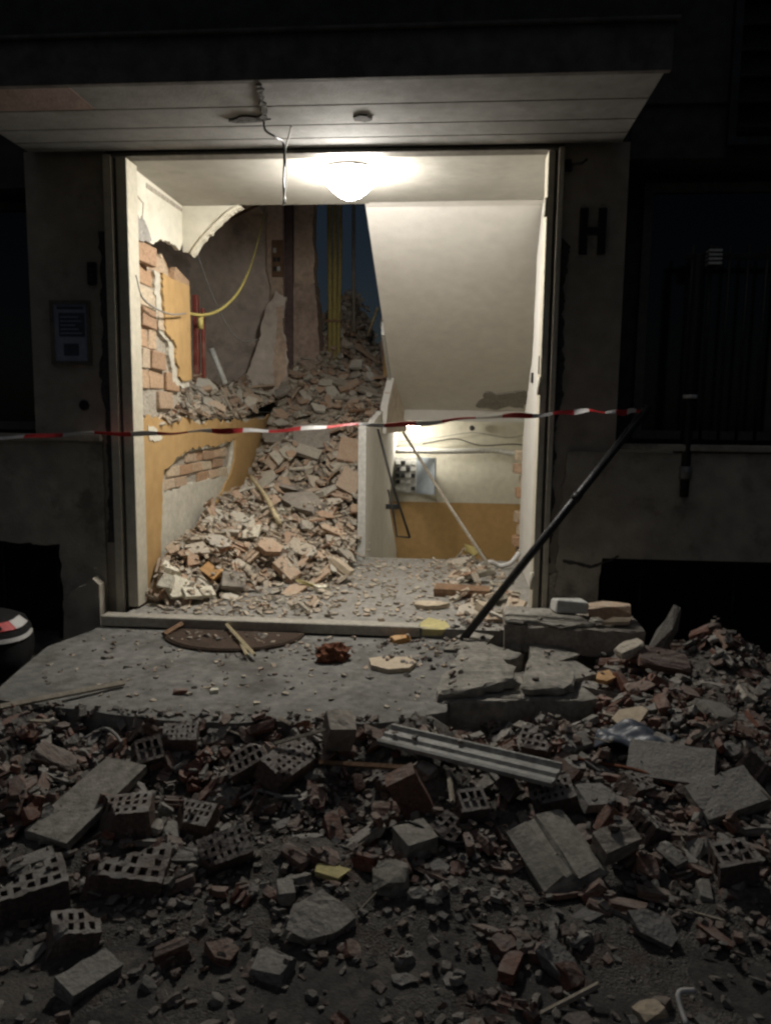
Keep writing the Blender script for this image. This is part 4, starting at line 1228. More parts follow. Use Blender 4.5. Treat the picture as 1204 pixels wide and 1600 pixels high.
# hollow bricks
def hollow_brick(L, W, H, nx, ny, seed, rim=.013, rib=.010, depth=None, broken=0):
    rim, rib = .0115, .0095
    r = random.Random(seed)
    depth = depth or H * .8
    def lines(S, n):
        hw = (S - 2 * rim - (n - 1) * rib) / n
        o = [-S / 2]
        for i in range(n):
            a = -S / 2 + rim + i * (hw + rib)
            o += [a, a + hw]
        return o + [S / 2]
    xs, ys = lines(L, nx), lines(W, ny)
    bm = bmesh.new()
    g = [[bm.verts.new((x + (r.uniform(-.0012, .0012) if 0 < i < len(xs) - 1 else 0), y, H / 2 + r.uniform(-.001, .001))) for j, y in enumerate(ys)] for i, x in enumerate(xs)]
    for i in range(len(xs) - 1):
        for j in range(len(ys) - 1):
            q = [g[i][j], g[i + 1][j], g[i + 1][j + 1], g[i][j + 1]]
            if i % 2 and j % 2:
                if r.random() < .14: bm.faces.new(q); continue   # clogged with mortar
                depth = H * r.choice((.12, .3, .6, .8, .8, .8))
                lo = [bm.verts.new((v.co.x * .995, v.co.y * .995, H / 2 - depth)) for v in q]
                for k in range(4): bm.faces.new((q[k], q[(k + 1) % 4], lo[(k + 1) % 4], lo[k]))
                bm.faces.new(lo)
            else: bm.faces.new(q)
    ring = [g[i][0] for i in range(len(xs))] + [g[-1][j] for j in range(1, len(ys))] + [g[i][-1] for i in range(len(xs) - 2, -1, -1)] + [g[0][j] for j in range(len(ys) - 2, 0, -1)]
    low = [bm.verts.new((v.co.x, v.co.y, -H / 2)) for v in ring]
    n = len(ring)
    for k in range(n): bm.faces.new((ring[k], low[k], low[(k + 1) % n], ring[(k + 1) % n]))
    bm.faces.new(list(reversed(low)))
    # chipped corners
    for c in r.sample(range(4), r.choice((1, 2))):
        cx, cy = ((-1, -1), (1, -1), (1, 1), (-1, 1))[c]
        for v in bm.verts:
            dd = math.hypot(v.co.x - cx * L / 2, v.co.y - cy * W / 2)
            if dd < .03 and v.co.z > -H * .1:
                v.co.z -= (.03 - dd) * r.uniform(.5, 1.0); v.co.x -= cx * (.03 - dd) * .35; v.co.y -= cy * (.03 - dd) * .35
    if broken:
        for k in range(broken):
            a = r.uniform(0, 6.28)
            n_ = Vector((math.cos(a), math.sin(a) * .6, r.uniform(-.5, .5))).normalized()
            res = bmesh.ops.bisect_plane(bm, geom=list(bm.verts) + list(bm.edges) + list(bm.faces), plane_co=n_ * (L * r.uniform(.12, .30)), plane_no=n_, clear_outer=True)
            cut = [e for e in res['geom_cut'] if isinstance(e, bmesh.types.BMEdge)]
            bmesh.ops.triangle_fill(bm, use_beauty=True, edges=cut)
    for v in bm.verts: v.co += Vector((r.uniform(-.0015, .0015), r.uniform(-.0015, .0015), r.uniform(-.0015, .0015)))
    me = bm_mesh(bm)
    me.materials.append(MT['clay'])
    return me, (L / 2, W / 2, H)
HB = [hollow_brick(0.154, 0.088, 0.068, 7, 4, 1, .010, .008), hollow_brick(0.119, 0.075, 0.064, 6, 3, 2, .010, .008), hollow_brick(0.075, 0.066, 0.068, 3, 3, 3, .010, .008), hollow_brick(0.136, 0.084, 0.068, 5, 2, 4, .010, .008), hollow_brick(0.097, 0.075, 0.060, 4, 2, 5, .010, .008)]
HB += [hollow_brick(0.145, 0.088, 0.068, 6, 3, 16, .010, .008, None, 1), hollow_brick(0.132, 0.084, 0.068, 5, 3, 17, .010, .008, None, 2), hollow_brick(0.141, 0.079, 0.068, 5, 2, 18, .010, .008, None, 1), hollow_brick(0.114, 0.079, 0.064, 4, 3, 19, .010, .008, None, 1), hollow_brick(0.150, 0.088, 0.068, 7, 3, 20, .010, .008, None, 1)]
BIG = []
def drop_px(px, py, yaw, half, T, tilt=.06, sink=.05, lift=None):
    p = hit(SF, px, py)
    g = SF.settle(p.x, p.y, yaw, half[0], half[1], T, sr, tilt, .5, sink, keep=True)
    BIG.append((p.x, p.y))
    return g
HBL = [  # px, py, yaw, type, extra tilt (rx, ry), label
    (283, 1168, 12, 1, (0, 0), 'pale slotted hollow brick lying below the front edge of the apron, left of centre'),
    (222, 1190, 35, 7, (.5, .2), 'small tilted hollow brick behind the tilted grey panel'),
    (446, 1200, 62, 0, (.12, 0), 'long hollow brick with many holes turned end-on, before the dark block'),
    (606, 1228, 5, 2, (.1, 0), 'square hollow brick with nine holes beside the upright brown brick'),
    (768, 1145, 3, 2, (.9, 0), 'hollow brick on its side showing its holes below the cracked step'),
    (836, 1190, -25, 6, (.15, .1), 'hollow brick lying behind the far end of the pale trim'),
    (869, 1256, 2, 1, (.35, 0), 'hollow brick lying across the near end of the pale metal trim'),
    (790, 1238, 65, 4, (.3, .5), 'narrow hollow brick propped up on the pale metal trim'),
    (190, 1288, 14, 9, (.05, 0), 'hollow brick leaning at the right edge of the tilted grey panel'),
    (356, 1342, 28, 1, (.25, .1), 'hollow brick with two rows of holes between panel and yellow chip'),
    (198, 1375, 8, 5, (.05, .05), 'large pale hollow brick below the foot of the tilted grey panel'),
    (45, 1415, 35, 5, (.1, .1), 'large hollow brick cut by the lower left edge of the picture'),
    (112, 1475, 30, 4, (.1, .05), 'small dim hollow brick before the large one at the left edge'),
    (980, 1235, 40, 8, (.2, .1), 'slotted hollow brick in the gravel right of the pale trim'),
    (1000, 1305, 32, 6, (.1, .1), 'dim hollow brick right above the ridged coping stone'),
    (1130, 1378, 6, 7, (.05, .05), 'dark hollow brick alone on the dirt right of the coping stone'),
    (722, 1268, 20, 7, (.2, .05), 'broken hollow brick with a stick on it right of the upright brick'),
    (1180, 1200, 55, 0, (.3, .4), 'pale slotted hollow brick at the right edge of the picture'),
    (690, 1305, -30, 8, (.3, .3), 'small hollow brick half buried before the upright brown brick'),
    (395, 1225, 20, 3, (.5, 0), 'hollow brick seen from its plain side left of the long one'),
    (300, 1290, -8, 9, (.2, .1), 'dark hollow brick in the middle of the left rubble'),
]
SCALE = {283: 1.1, 446: 1.4, 190: 1.4, 356: 1.3, 198: 1.6, 45: 1.6, 112: 1.3, 869: 1.3, 1000: 1.2, 1130: 1.25, 768: 1.2, 836: 1.2, 1180: 1.2}
for px, py, yaw, t, (tx, ty), lab in HBL:
    me, half = HB[t]
    sc = SCALE.get(px, 1.1)
    half = tuple(h_ * sc for h_ in half)
    g = drop_px(px, py, R(yaw), half[:2], half[2], .09, .28)
    q = g[1] @ Euler((tx, ty, 0)).to_quaternion()
    put('hollow_brick', me, g[0] + Vector((0, 0, .02 * (abs(tx) + abs(ty)))), q, lab, 'hollow brick', 'hollow bricks in the street rubble', sc)

def big_px(name, gen, px, py, L, W, T, yaw, m, label, cat, tilt=(0, 0), seed=1, sink=.1, bevel=.004, z=None):
    d = gen(random.Random(seed), L, W, T)
    me = make_mesh(d, 3)
    me.materials.append(m)
    g = drop_px(px, py, R(yaw), (L / 2, W / 2), T, .03, sink)
    loc = g[0]
    if z is not None: loc.z = z
    return put(name, me, loc, g[1] @ Euler((tilt[0], tilt[1], 0)).to_quaternion(), label, cat)
def plain_box(r, L, W, T):
    pts = [(sx * L / 2 * r.uniform(.93, 1), sy * W / 2 * r.uniform(.93, 1), sz * T / 2) for sx in (-1, 1) for sy in (-1, 1) for sz in (-1, 1)]
    v, f = hull(pts); return v, f, (L / 2, W / 2, T)
big_px('concrete_slab', plain_box, 140, 1268, .40, .20, .03, 70, MT['slab_concrete'], 'flat grey concrete panel lying tilted in the left rubble', 'concrete panel', (.0, -.10), 3)
big_px('dark_block', plain_box, 525, 1172, .11, .10, .12, 20, MT['in_grey'], 'dark grey block standing below the apron edge', 'block', (0, 0), 4)
big_px('upright_brick', plain_box, 652, 1262, .11, .06, .19, 12, MT['red_frag'], 'brown brick standing on end before the pale trim', 'brick', (.05, -.12), 5)
big_px('grey_block', plain_box, 650, 1330, .12, .10, .07, 35, MT['slab_concrete'], 'square grey block behind the yellow chip', 'block', (.2, .1), 6)
big_px('grey_stone', chunk, 612, 1388, .11, .09, .06, 10, MT['slab_concrete'], 'rough grey stone right of the yellow chip', 'stone', (.1, 0), 7)
big_px('pale_slab', shard, 495, 1450, .20, .15, .04, 20, MT['grey_frag'], 'pale three cornered slab alone on the asphalt', 'slab', (.18, .1), 24)
big_px('yellow_chip', shard, 516, 1368, .15, .07, .018, 8, MT['yellow_chip'], 'yellow painted plaster chip in the dark rubble', 'plaster chip', (.1, 0), 9)
big_px('red_chip', plain_box, 797, 1517, .10, .045, .03, 70, MT['red_frag'], 'red brick splinter alone on the asphalt', 'brick', (0, 0), 10)
big_px('pale_chip', chunk, 1013, 1590, .07, .05, .03, 30, MT['pale_tile'], 'small pale chip at the lower edge of the picture', 'chip', (0, 0), 12)
big_px('red_chunk', plain_box, 797, 1108, .13, .06, .07, 4, MT['red_frag'], 'red brick with mortar on top before the cracked step', 'brick', (0, 0), 13)
big_px('tile_slab', shard, 880, 1112, .34, .16, .03, 4, MT['slab_concrete'], 'flat grey slab before the dark step blocks', 'slab', (0, 0), 31)
big_px('grey_slab', plain_box, 1050, 1190, .32, .17, .035, -22, MT['grey_frag'], 'broad grey slab tilted on the right heap', 'slab', (.15, .05), 15)
big_px('orange_shard', shard, 945, 1085, .20, .10, .02, 55, MT['orange_chip'], 'orange brown tile shard leaning on the right heap', 'tile', (.35, .3), 16)
big_px('orange_shard', shard, 985, 1125, .20, .12, .02, 15, MT['pale_tile'], 'pale orange tile shard below the leaning one', 'tile', (.2, .0), 17)
big_px('broken_tile', chunk, 1030, 1050, .26, .12, .05, 5, MT['red_frag'], 'reddish broken roof tile on top of the right heap', 'tile', (.1, .1), 18)
big_px('grey_slab', plain_box, 1135, 1255, .25, .16, .05, 15, MT['grey_frag'], 'dark grey slab at the foot of the right heap', 'slab', (.1, .1), 19)
big_px('clay_tile', shard, 1075, 1085, .18, .10, .02, 70, MT['red_frag'], 'thin red clay panel on the back of the right heap', 'tile', (.3, .3), 20)
big_px('stone_chunk', chunk, 85, 1200, .16, .10, .05, 10, MT['red_frag'], 'reddish brick lump behind the tilted grey panel', 'brick', (0, .1), 22)

big_px('grey_slab', plain_box, 1120, 1120, .20, .13, .03, 35, MT['grey_frag'], 'small grey slab near the right edge behind the broad one', 'slab', (.25, .2), 41)
big_px('red_tile', shard, 1000, 1075, .17, .08, .018, -20, MT['red_frag'], 'long red tile shard under the broken roof tile', 'tile', (.3, .1), 42)
big_px('pale_slab', chunk, 985, 1040, .13, .08, .05, 15, MT['in_plaster'], 'pale plaster lump at the back of the right heap', 'plaster', (.2, .1), 43)
big_px('pale_slab', shard, 1165, 1090, .16, .12, .03, 50, MT['in_plaster'], 'pale plaster slab at the right edge of the heap', 'plaster', (.4, .2), 44)
big_px('grey_slab', shard, 930, 1250, .22, .15, .03, 10, MT['grey_frag'], 'thin grey slab lying right of the pale metal trim', 'slab', (.1, .05), 45)
big_px('red_tile', plain_box, 905, 1320, .11, .07, .05, 30, MT['red_frag'], 'red brick lump beside the ridged coping stone', 'brick', (.1, .2), 46)
big_px('dark_block', plain_box, 960, 1348, .13, .08, .07, 25, MT['in_grey'], 'dark block right beside the ridged coping stone', 'block', (.1, .1), 47)
big_px('grey_slab', shard, 1020, 1455, .16, .10, .025, -10, MT['grey_frag'], 'dim grey slab on the dirt at the lower right', 'slab', (.1, .1), 48)
big_px('grey_slab', plain_box, 140, 1540, .15, .08, .04, 60, MT['grey_frag'], 'dim grey slab at the lower left of the picture', 'slab', (.2, .1), 49)
big_px('red_tile', shard, 345, 1500, .10, .08, .03, 10, MT['red_frag'], 'flat red shard on the asphalt at the lower left', 'brick', (.1, .1), 50)

# ridged coping stone
p = hit(SF, 868, 1345)
prof = [(-.105, 0), (-.105, .05), (-.035, .075), (-.025, .062), (-.005, .062), (.005, .078), (.085, .06), (.105, .045), (.105, 0)]
me = prism(prof, 'y', -.13, .12)
bm = bmesh.new(); bm.from_mesh(me)
bmesh.ops.bisect_plane(bm, geom=list(bm.verts) + list(bm.edges) + list(bm.faces), plane_co=(0, 0, 0), plane_no=(0, 1, 0))
for v in bm.verts: v.co += Vector((sr.uniform(-.004, .004), sr.uniform(-.018, .018) if abs(v.co.y) > .1 else 0, sr.uniform(-.003, .003)))
bm.to_mesh(me); bm.free(); me.materials.append(MT['slab_concrete'])
g = SF.settle(p.x, p.y, R(22), .10, .12, .07, sr, .05, .5, .2, keep=True)
put('coping_stone', me, g[0] + Vector((0, 0, -.025)), g[1] @ Euler((.12, -.04, 0)).to_quaternion(), 'ridged grey coping stone lying in the front of the rubble', 'coping stone')
# pale metal trim
a, b = hit(SF, 600, 1178), hit(SF, 868, 1240)
d = b - a; L_ = d.length
prof = [(-.06, 0), (-.062, .016), (-.052, .022), (-.044, .012), (-.012, .014), (-.004, .026), (.008, .028), (.016, .018), (.042, .022), (.052, .040), (.062, .040), (.060, .012), (.03, .002), (-.04, -.006)]
me = prism(prof, 'x', -L_ / 2, L_ / 2)
MT['dull_trim'] = mat('dull_trim', [(.27, .27, .25), (.36, .36, .335)], 7, .6, .15, 60, spec=.35, mottled=.35, blotch=((.16, .15, .135), 9, .5, .7))
me.materials.append(MT['dull_trim'])
mid = (a + b) / 2
put('metal_trim', me, mid + Vector((0, 0, .055)), (Euler((0, -math.asin(max(-.5, min(.5, d.z / L_))) + .02, math.atan2(d.y, d.x))).to_quaternion()), 'long pale metal trim lying across the street rubble', 'metal trim')
SF.stamp(mid.x, mid.y, math.atan2(d.y, d.x), L_ / 2, .05, mid.z + .09)
def stick(px0, py0, px1, py1, rad, m, label, name='wood_batten', lift=.02, square=True, cat='batten'):
    a, b = hit(SF, px0, py0), hit(SF, px1, py1)
    a = a + Vector((0, 0, lift)); b = b + Vector((0, 0, lift))
    me = tube_mesh([a - a, (b - a) * .5, b - a], rad, 4 if square else 8)
    for p_ in me.polygons: p_.use_smooth = False
    o = link(name, me, m, loc=a)
    return tag(o, label, cat)
stick(0, 1113, 195, 1074, .014, MT['wood_grey'], 'pale lath lying across the left corner of the apron', lift=.022)
stick(352, 982, 398, 1034, .011, MT['wood_pale'], 'short yellow batten lying on the doormat', lift=.035)
stick(372, 1003, 386, 1032, .009, MT['wood_pale'], 'shorter yellow batten lying beside the first on the doormat', lift=.028)
stick(428, 1170, 522, 1144, .008, MT['wood_grey'], 'thin lath lying below the front edge of the apron')
stick(500, 1203, 632, 1212, .010, MT['wood_brown'], 'thin brown lath running to the pale trim', lift=.03)
stick(700, 1225, 706, 1275, .009, MT['wood_grey'], 'short stick lying on the broken hollow brick', lift=.05)
stick(1080, 1165, 1150, 1130, .010, MT['wood_grey'], 'short grey lath on the right heap', lift=.03)
stick(256, 998, 290, 978, .016, MT['wood_brown'], 'short dark piece of wood at the doormat edge', lift=.025)

# broken step blocks on the right of the apron
def block(name, pts, z0, z1, m, label, rot=(0, 0, 0), seed=1, cat='concrete block', parts=()):
    cx = sum(p[0] for p in pts) / len(pts); cy = sum(p[1] for p in pts) / len(pts)
    q = [(x - cx, y - cy) for x, y in pts]
    me = prism(ragged(q, step=.10, amp=.022 if z1 - z0 < .1 else .012, seed=seed), 'z', 0, z1 - z0)
    bm = bmesh.new(); bm.from_mesh(me); r_ = random.Random(seed)
    bmesh.ops.bevel(bm, geom=[e for e in bm.edges if abs(e.verts[0].co.z - e.verts[1].co.z) < 1e-5 and len(e.link_faces) == 2 and abs(e.link_faces[0].normal.z - e.link_faces[1].normal.z) > .5], offset=.006, segments=1, affect='EDGES')
    for v in bm.verts: v.co += Vector((r_.uniform(-.008, .008), r_.uniform(-.008, .008), r_.uniform(-.005, .005)))
    bm.to_mesh(me); bm.free()
    o = link(name, me, m, loc=(cx, cy, z0), rot=rot)
    SF.stamp(cx, cy, 0, (max(p[0] for p in pts) - min(p[0] for p in pts)) / 2 * .9, (max(p[1] for p in pts) - min(p[1] for p in pts)) / 2 * .9, z1)
    return tag(o, label, cat)
block('step_block', [(-.03, -1.18), (.0, -.93), (.12, -.80), (.36, -.78), (.60, -.84), (.66, -1.02), (.30, -1.10)], GROUND_Z, -.045, MT['slab_concrete'], 'big broken concrete block at the end of the apron', (R(4), R(1.5), 0), 3)
block('step_slab', [(-.04, -1.17), (-.02, -.98), (.06, -.88), (.24, -.80), (.32, -.90), (.30, -1.02), (.12, -1.12)], -.036, .012, MT['slab_concrete'], 'cracked slab plate on the big block, nearest the apron', (R(8), R(-2), 0), 4, 'slab')
block('step_slab', [(.32, -1.07), (.35, -.90), (.42, -.80), (.60, -.84), (.56, -1.02)], -.036, .004, MT['slab_concrete'], 'cracked slab plate on the big block, away from the apron', (R(7), R(3), R(4)), 5, 'slab')
block('step_slab', [(.0, -.72), (.05, -.50), (.22, -.40), (.38, -.50), (.28, -.58), (.30, -.74)], GROUND_Z + .03, -.03, MT['slab_concrete'], 'broken slab with a jagged corner behind the big block', (R(7), R(2), 0), 6, 'slab')
block('step_slab', [(.36, -.74), (.40, -.56), (.54, -.62), (.50, -.72)], GROUND_Z + .02, -.03, MT['slab_concrete'], 'small pointed slab between the two step blocks', (R(4), R(6), 0), 7, 'slab')
block('step_block', [(.30, -.40), (.30, -.06), (1.02, -.08), (1.03, -.36), (.70, -.42)], -.06, .085, MT['in_grey'], 'long dark concrete block below the letter H pillar', (R(2), R(1.5), R(-2)), 8)
block('step_plate', [(.30, -.40), (.33, -.16), (.66, -.14), (.78, -.36), (.55, -.42)], .094, .112, MT['slab_concrete'], 'pale plate lying on the long dark block', (R(4), R(1), 0), 9, 'slab')
block('step_block', [(.40, -.33), (.40, -.12), (.90, -.12), (.86, -.31)], GROUND_Z, -.065, MT['in_grey'], 'dark supporting block under the long one', (0, 0, 0), 10)
for k, (x, y, z, L_, W_, T_, rx, ry, rz, lab) in enumerate((
        (.60, -.62, -.10, .30, .20, .05, .16, .10, .3, 'thick slab tilted against the long dark block'), (.12, -.34, -.045, .26, .18, .035, .10, -.12, .8, 'slab plate lying under the foot of the steel pole'),
        (.52, -.47, -.05, .24, .15, .03, .22, .05, -.2, 'thin plate sliding off the long dark block'), (.78, -.72, -.16, .28, .18, .05, .12, .2, .5, 'dark slab between the step blocks and the right heap'),
        (.92, -.48, -.08, .22, .16, .06, .1, -.25, .2, 'slab fallen at the end of the long dark block'))):
    L_, W_, T_ = L_ * 1.3, W_ * 1.35, T_ * 1.2
    d_ = shard(random.Random(200 + k), L_, W_, T_); me = make_mesh(d_, 3); me.materials.append(MT['slab_concrete'] if k % 2 == 0 else MT['slab_concrete'])
    put('broken_slab', me, Vector((x, y, z)), Euler((rx, ry, rz)).to_quaternion(), lab, 'slab')
    SF.stamp(x, y, rz, L_ * .4, W_ * .4, z + T_ * .5)
wbk = link('white_brick', box_mesh((-.09, -.05, 0), (.09, .05, .075), .010, .010, 5), MT['white_metal'], loc=(.66, -.20, .115), rot=(0, 0, R(8)))
tag(wbk, 'white painted brick lying on the long dark block', 'brick')
me = make_mesh(chunk(random.Random(12), .22, .11, .075)); me.materials.append(MT['in_clay'])
obk = link('orange_brick', me, None, loc=(.87, -.22, .137), rot=(R(3), R(-3), R(-6)))
me = make_mesh(shard(random.Random(3), .18, .08, .02)); me.materials.append(MT['pale_tile'])
put('clay_shard', me, Vector((.90, -.33, .107)), Euler((.1, -.05, .2)).to_quaternion(), 'pale clay shard lying before the orange brick on the dark block', 'clay shard')
me = make_mesh(shard(random.Random(9), .12, .07, .018)); me.materials.append(MT['in_plaster'])
put('plaster_chip', me, Vector((.78, -.34, .112)), Euler((.1, .05, .9)).to_quaternion(), 'pale plaster chip lying before the white brick on the dark block', 'plaster chip')
tag(obk, 'broken clay brick beside the white one on the dark block', 'brick')
me = make_mesh(rough_stone(random.Random(5), .16, .12, .34)); me.materials.append(MT['grey_frag'])
put('leaning_lump', me, Vector((1.10, -.45, .09)), Euler((.1, .45, .3)).to_quaternion(), 'lump of rough concrete leaning upright before the dark opening', 'concrete')
# tile plate, cream plates and crumpled rusty thing on the apron
def plate(px, py, zz, L, W, T, yaw, m, label, seed, name='tile_plate', tilt=(0, 0), cat='tile', gen=shard):
    p_ = on_z(px, py, zz)
    d_ = gen(random.Random(seed), L, W, T)
    me = make_mesh(d_)
    me.materials.append(m)
    SF.stamp(p_.x, p_.y, R(yaw), L * .4, W * .4, zz + T)
    return put(name, me, Vector((p_.x, p_.y, zz + T / 2 + .001 + abs(math.sin(tilt[0])) * W / 3 + abs(math.sin(tilt[1])) * L / 3)), Euler((tilt[0], tilt[1], R(yaw))).to_quaternion(), label, cat)
def octo(r, L, W, T):
    n = 7
    pts = [(math.cos(a) * L / 2 * (1 if i % 2 else .93), math.sin(a) * W / 2 * (1 if i % 2 else .95)) for i, a in enumerate([0.2, 1.05, 2.0, 2.75, 3.7, 4.6, 5.5])]
    vs = [(x, y, T / 2) for x, y in pts] + [(x, y, -T / 2) for x, y in pts]
    fs = [tuple(range(n)), tuple(range(2 * n - 1, n - 1, -1))] + [(n + i, n + (i + 1) % n, (i + 1) % n, i) for i in range(n)]
    return vs, fs, (L / 2, W / 2, T)
plate(613, 1042, -.06, .26, .22, .024, 0, MT['pale_tile'], 'beige rounded tile plate lying flat on the apron', 3, gen=octo)
plate(676, 990, -.05, .22, .20, .04, 20, MT['yellow_chip'], 'thick cream plate propped beside the foot of the pole', 5, tilt=(.12, -.05), cat='slab')
plate(672, 950, .0, .23, .12, .03, 15, MT['pale_tile'], 'yellowish flat plate on the hall floor near the pole', 6, tilt=(.05, 0))
plate(722, 930, .0, .38, .15, .05, -4, MT['wood_brown'], 'brown slab with a pale top lying by the door frame', 7, tilt=(.05, 0), cat='slab', gen=plain_box)
plate(575, 992, -.06, .12, .08, .02, 5, MT['torn'], 'white plaster flake on the apron near the sill', 8, 'plaster_flake', cat='plaster chip')
plate(755, 960, .0, .14, .11, .05, 50, MT['pale_tile'], 'pale wedge lying under the leaning pole', 9, tilt=(.3, .1), cat='slab')
plate(735, 1005, -.05, .20, .13, .03, 12, MT['slab_concrete'], 'grey plate lying before the jagged slab', 10, tilt=(.05, .05), cat='slab')
plate(625, 1003, -.06, .10, .07, .03, 30, MT['orange_chip'], 'orange tile lump behind the beige tile plate', 12, gen=chunk)
plate(282, 1084, -.06, .06, .03, .02, 10, MT['red_frag'], 'tiny red chip alone in the middle of the apron', 13, 'red_chip', gen=chunk)
plate(335, 1082, -.06, .07, .04, .015, 10, MT['torn'], 'tiny white chip beside the red one on the apron', 14, 'white_chip', cat='chip')
p = on_z(520, 1032, -.06)
bm = bmesh.new(); bmesh.ops.create_icosphere(bm, subdivisions=3, radius=1)
r_ = random.Random(6)
for v in bm.verts:
    x, y, z = v.co
    k = 1 + .22 * math.sin(7 * x + 3 * z) * math.sin(6 * y) + .14 * math.sin(13 * z + 5 * x) + r_.uniform(-.05, .05)
    v.co = Vector((x * .085 * k, y * .06 * k, max(z, -.75) * .052 * k))
me = bm_mesh(bm); me.materials.append(MT['rust'])
put('crumpled_tin', me, Vector((p.x, p.y, -.06 + .038)), Euler((0, 0, .4)).to_quaternion(), 'crumpled rusty brown tin lying on the apron', 'tin')
SF.stamp(p.x, p.y, 0, .08, .06, 0)
# half-round doormat
c = on_z(375, 984, -.06)
pts = [(.39 * math.cos(a), .34 * math.sin(a)) for a in np.linspace(math.pi, 2 * math.pi, 25)] + [(.39, .03), (-.39, .03)]
me = prism(pts, 'z', 0, .014)
mo = link('doormat', me, MT['mat_brown'], loc=(c.x, min(c.y, -.275), -.0595))
ring = [(.375 * math.cos(a), .325 * math.sin(a), .015) for a in np.linspace(math.pi, 2 * math.pi, 25)]
link('border', tube_mesh(ring, .007, 6), MT['mat_brown'], mo)
tag(mo, 'half round dark brown doormat before the door sill', 'doormat')
SF.stamp(c.x, c.y - .15, 0, .33, .12, -.046, keep=False)
# blue sheet, white scrap
p = hit(SF, 990, 1170)
bm = bmesh.new(); bmesh.ops.create_grid(bm, x_segments=16, y_segments=10, size=.5)
for v in bm.verts:
    x, y = v.co.x, v.co.y
    v.co = Vector((x * .30, y * .17, .03 * math.cos(x * 3.2) + .018 * math.sin(9 * x + 6 * y) + .012 * math.sin(17 * y - 8 * x)))
bmesh.ops.solidify(bm, geom=list(bm.faces), thickness=.004)
me = bm_mesh(bm, smooth=True); me.materials.append(MT['blue_sheet'])
put('plastic_sheet', me, p + Vector((0, 0, .035)), Euler((.15, -.05, -.35)).to_quaternion(), 'crumpled dark bluish sheet on the right heap', 'sheet')
SF.stamp(p.x, p.y, -.35, .14, .07, p.z + .05)
p = hit(SF, 1062, 1582)
me = tube_mesh(curve_pts([(-.01, -.05, .01), (-.005, -.01, .02), (.005, .02, .035), (.05, .028, .03)], 4), [.007] * 13, 5)
put('white_scrap', me, p, Euler((0, 0, .2)).to_quaternion(), 'bent white plastic scrap at the lower right of the picture', 'scrap'); me.materials.append(MT['tape_white'])

for k, (pts_, rad, m_, nm, lab, ct) in enumerate((
        (((330, 1250), (370, 1262), (400, 1240), (440, 1258), (470, 1250)), .006, 'grey_cable', 'loose_cable', 'grey cable curling through the rubble left of the square brick', 'cable'),
        (((560, 1290), (600, 1310), (640, 1290), (700, 1330), (760, 1320)), .005, 'steel_dark', 'loose_cable', 'black cable snaking before the upright brown brick', 'cable'),
        (((900, 1190), (940, 1205), (1000, 1210), (1050, 1240), (1090, 1238)), .007, 'rust', 'bent_rebar', 'rusty bent steel bar on the right rubble', 'steel bar'),
        (((130, 1160), (165, 1150), (190, 1165), (180, 1185)), .007, 'grey_cable', 'loose_cable', 'pale cable loop behind the tilted grey panel', 'cable'))):
    pp_ = [hit(SF, *q_) + Vector((0, 0, .012 + .02 * (i_ % 2))) for i_, q_ in enumerate(pts_)]
    tag(link(nm, tube_mesh(curve_pts(pp_, 6), rad, 6), MT[m_]), lab, ct)
# loose fragments resting on top, small chips on the apron and landing
def dens3(x, y): return dens2(x, y) * .9
scatter(SF, 300, (-1.9, 1.95, -2.7, -.2), dens3, CH_S, LM_S, sr, tilt=.3, rest=bits1)
def dens_ap(x, y):
    if y < -1.2 or x > .2: return .0
    return .10 + .5 * max(0, 1 - abs(y + .45) / .35) * max(0, 1 - abs(x + 1.0) / .6) + (.35 if x > -.35 and y > -.75 else 0)
spread_fines(SF, bits1, 1900, (-2.0, .1, -1.42, -.24), fine_s, dens_ap, sr, .85)
spread_fines(SF, bits1, 4200, (-2.1, 2.0, -2.9, .0), fine_s, dens, sr, 1.0, avoid=True)
spread_fines(SF, bits1, 700, (-1.9, 1.9, -2.6, -.02), fine_s, lambda x, y: 0 if (y > -1.4 and x < 0) else 1, sr, .75)
bits1.build('street_rubble', MT['street_fines'], 'small broken brick and mortar bits strewn over the street', 'rubble')

# ------------------------------------------------------------------ indoor rubble on hall, stairs and landing
def hall_h(X, Y):
    stairs = np.clip((Y - 1.75) / .30 * .168, 0, 1.34)
    yf = .08 + (X + 1.85) * 1.05 + .10 * np.sin(X * 9)
    h = np.clip(.20 * (Y - yf), 0, .34) + .07 * np.clip((Y - yf) / .25, 0, 1) + .10 * np.clip((-1.62 - X) / .25, 0, 1) * np.clip(Y / .4, 0, 1)
    h = np.where(X > -.72, 0, h)
    up = np.where(Y > 1.6, stairs + .16 * np.clip((Y - 1.6) / .5, 0, 1), 0)
    h = np.maximum(h, up)
    far = np.clip((Y - 4.1) / 2.2, 0, 1)
    peak = np.exp(-(((X + 1.5) / .42) ** 2)) * .95 + .12
    h = h + far * peak * 1.15
    h = h + .04 * bumps(X, Y, 8, 9) * np.clip((Y - .1) / .8, 0, 1) * np.clip((-.6 - X) / .4, 0, 1)
    h = np.where(X > -.66, np.where(Y < 1.9, 0.0, -2.0), h)
    return np.maximum(h, np.where((Y < 1.9) | (X < -.7), -.004, -2))
HF = Field(-1.885, .47, -.12, 6.9, hall_h)
hr = random.Random(99)
def grid_mesh(field, st, fn, ok, r, jit=.01):
    bm = bmesh.new(); gv = {}
    for i in range(0, field.nx, st):
        for j in range(0, field.ny, st):
            x, y = field.X[i, j], field.Y[i, j]
            if ok(x, y): gv[(i, j)] = bm.verts.new((x, y, field.H[i, j] + fn + r.uniform(-jit, jit)))
    for (i, j) in list(gv):
        k = [(i, j), (i + st, j), (i + st, j + st), (i, j + st)]
        if all(q in gv for q in k): bm.faces.new([gv[q] for q in k])
    return bm_mesh(bm, smooth=True)
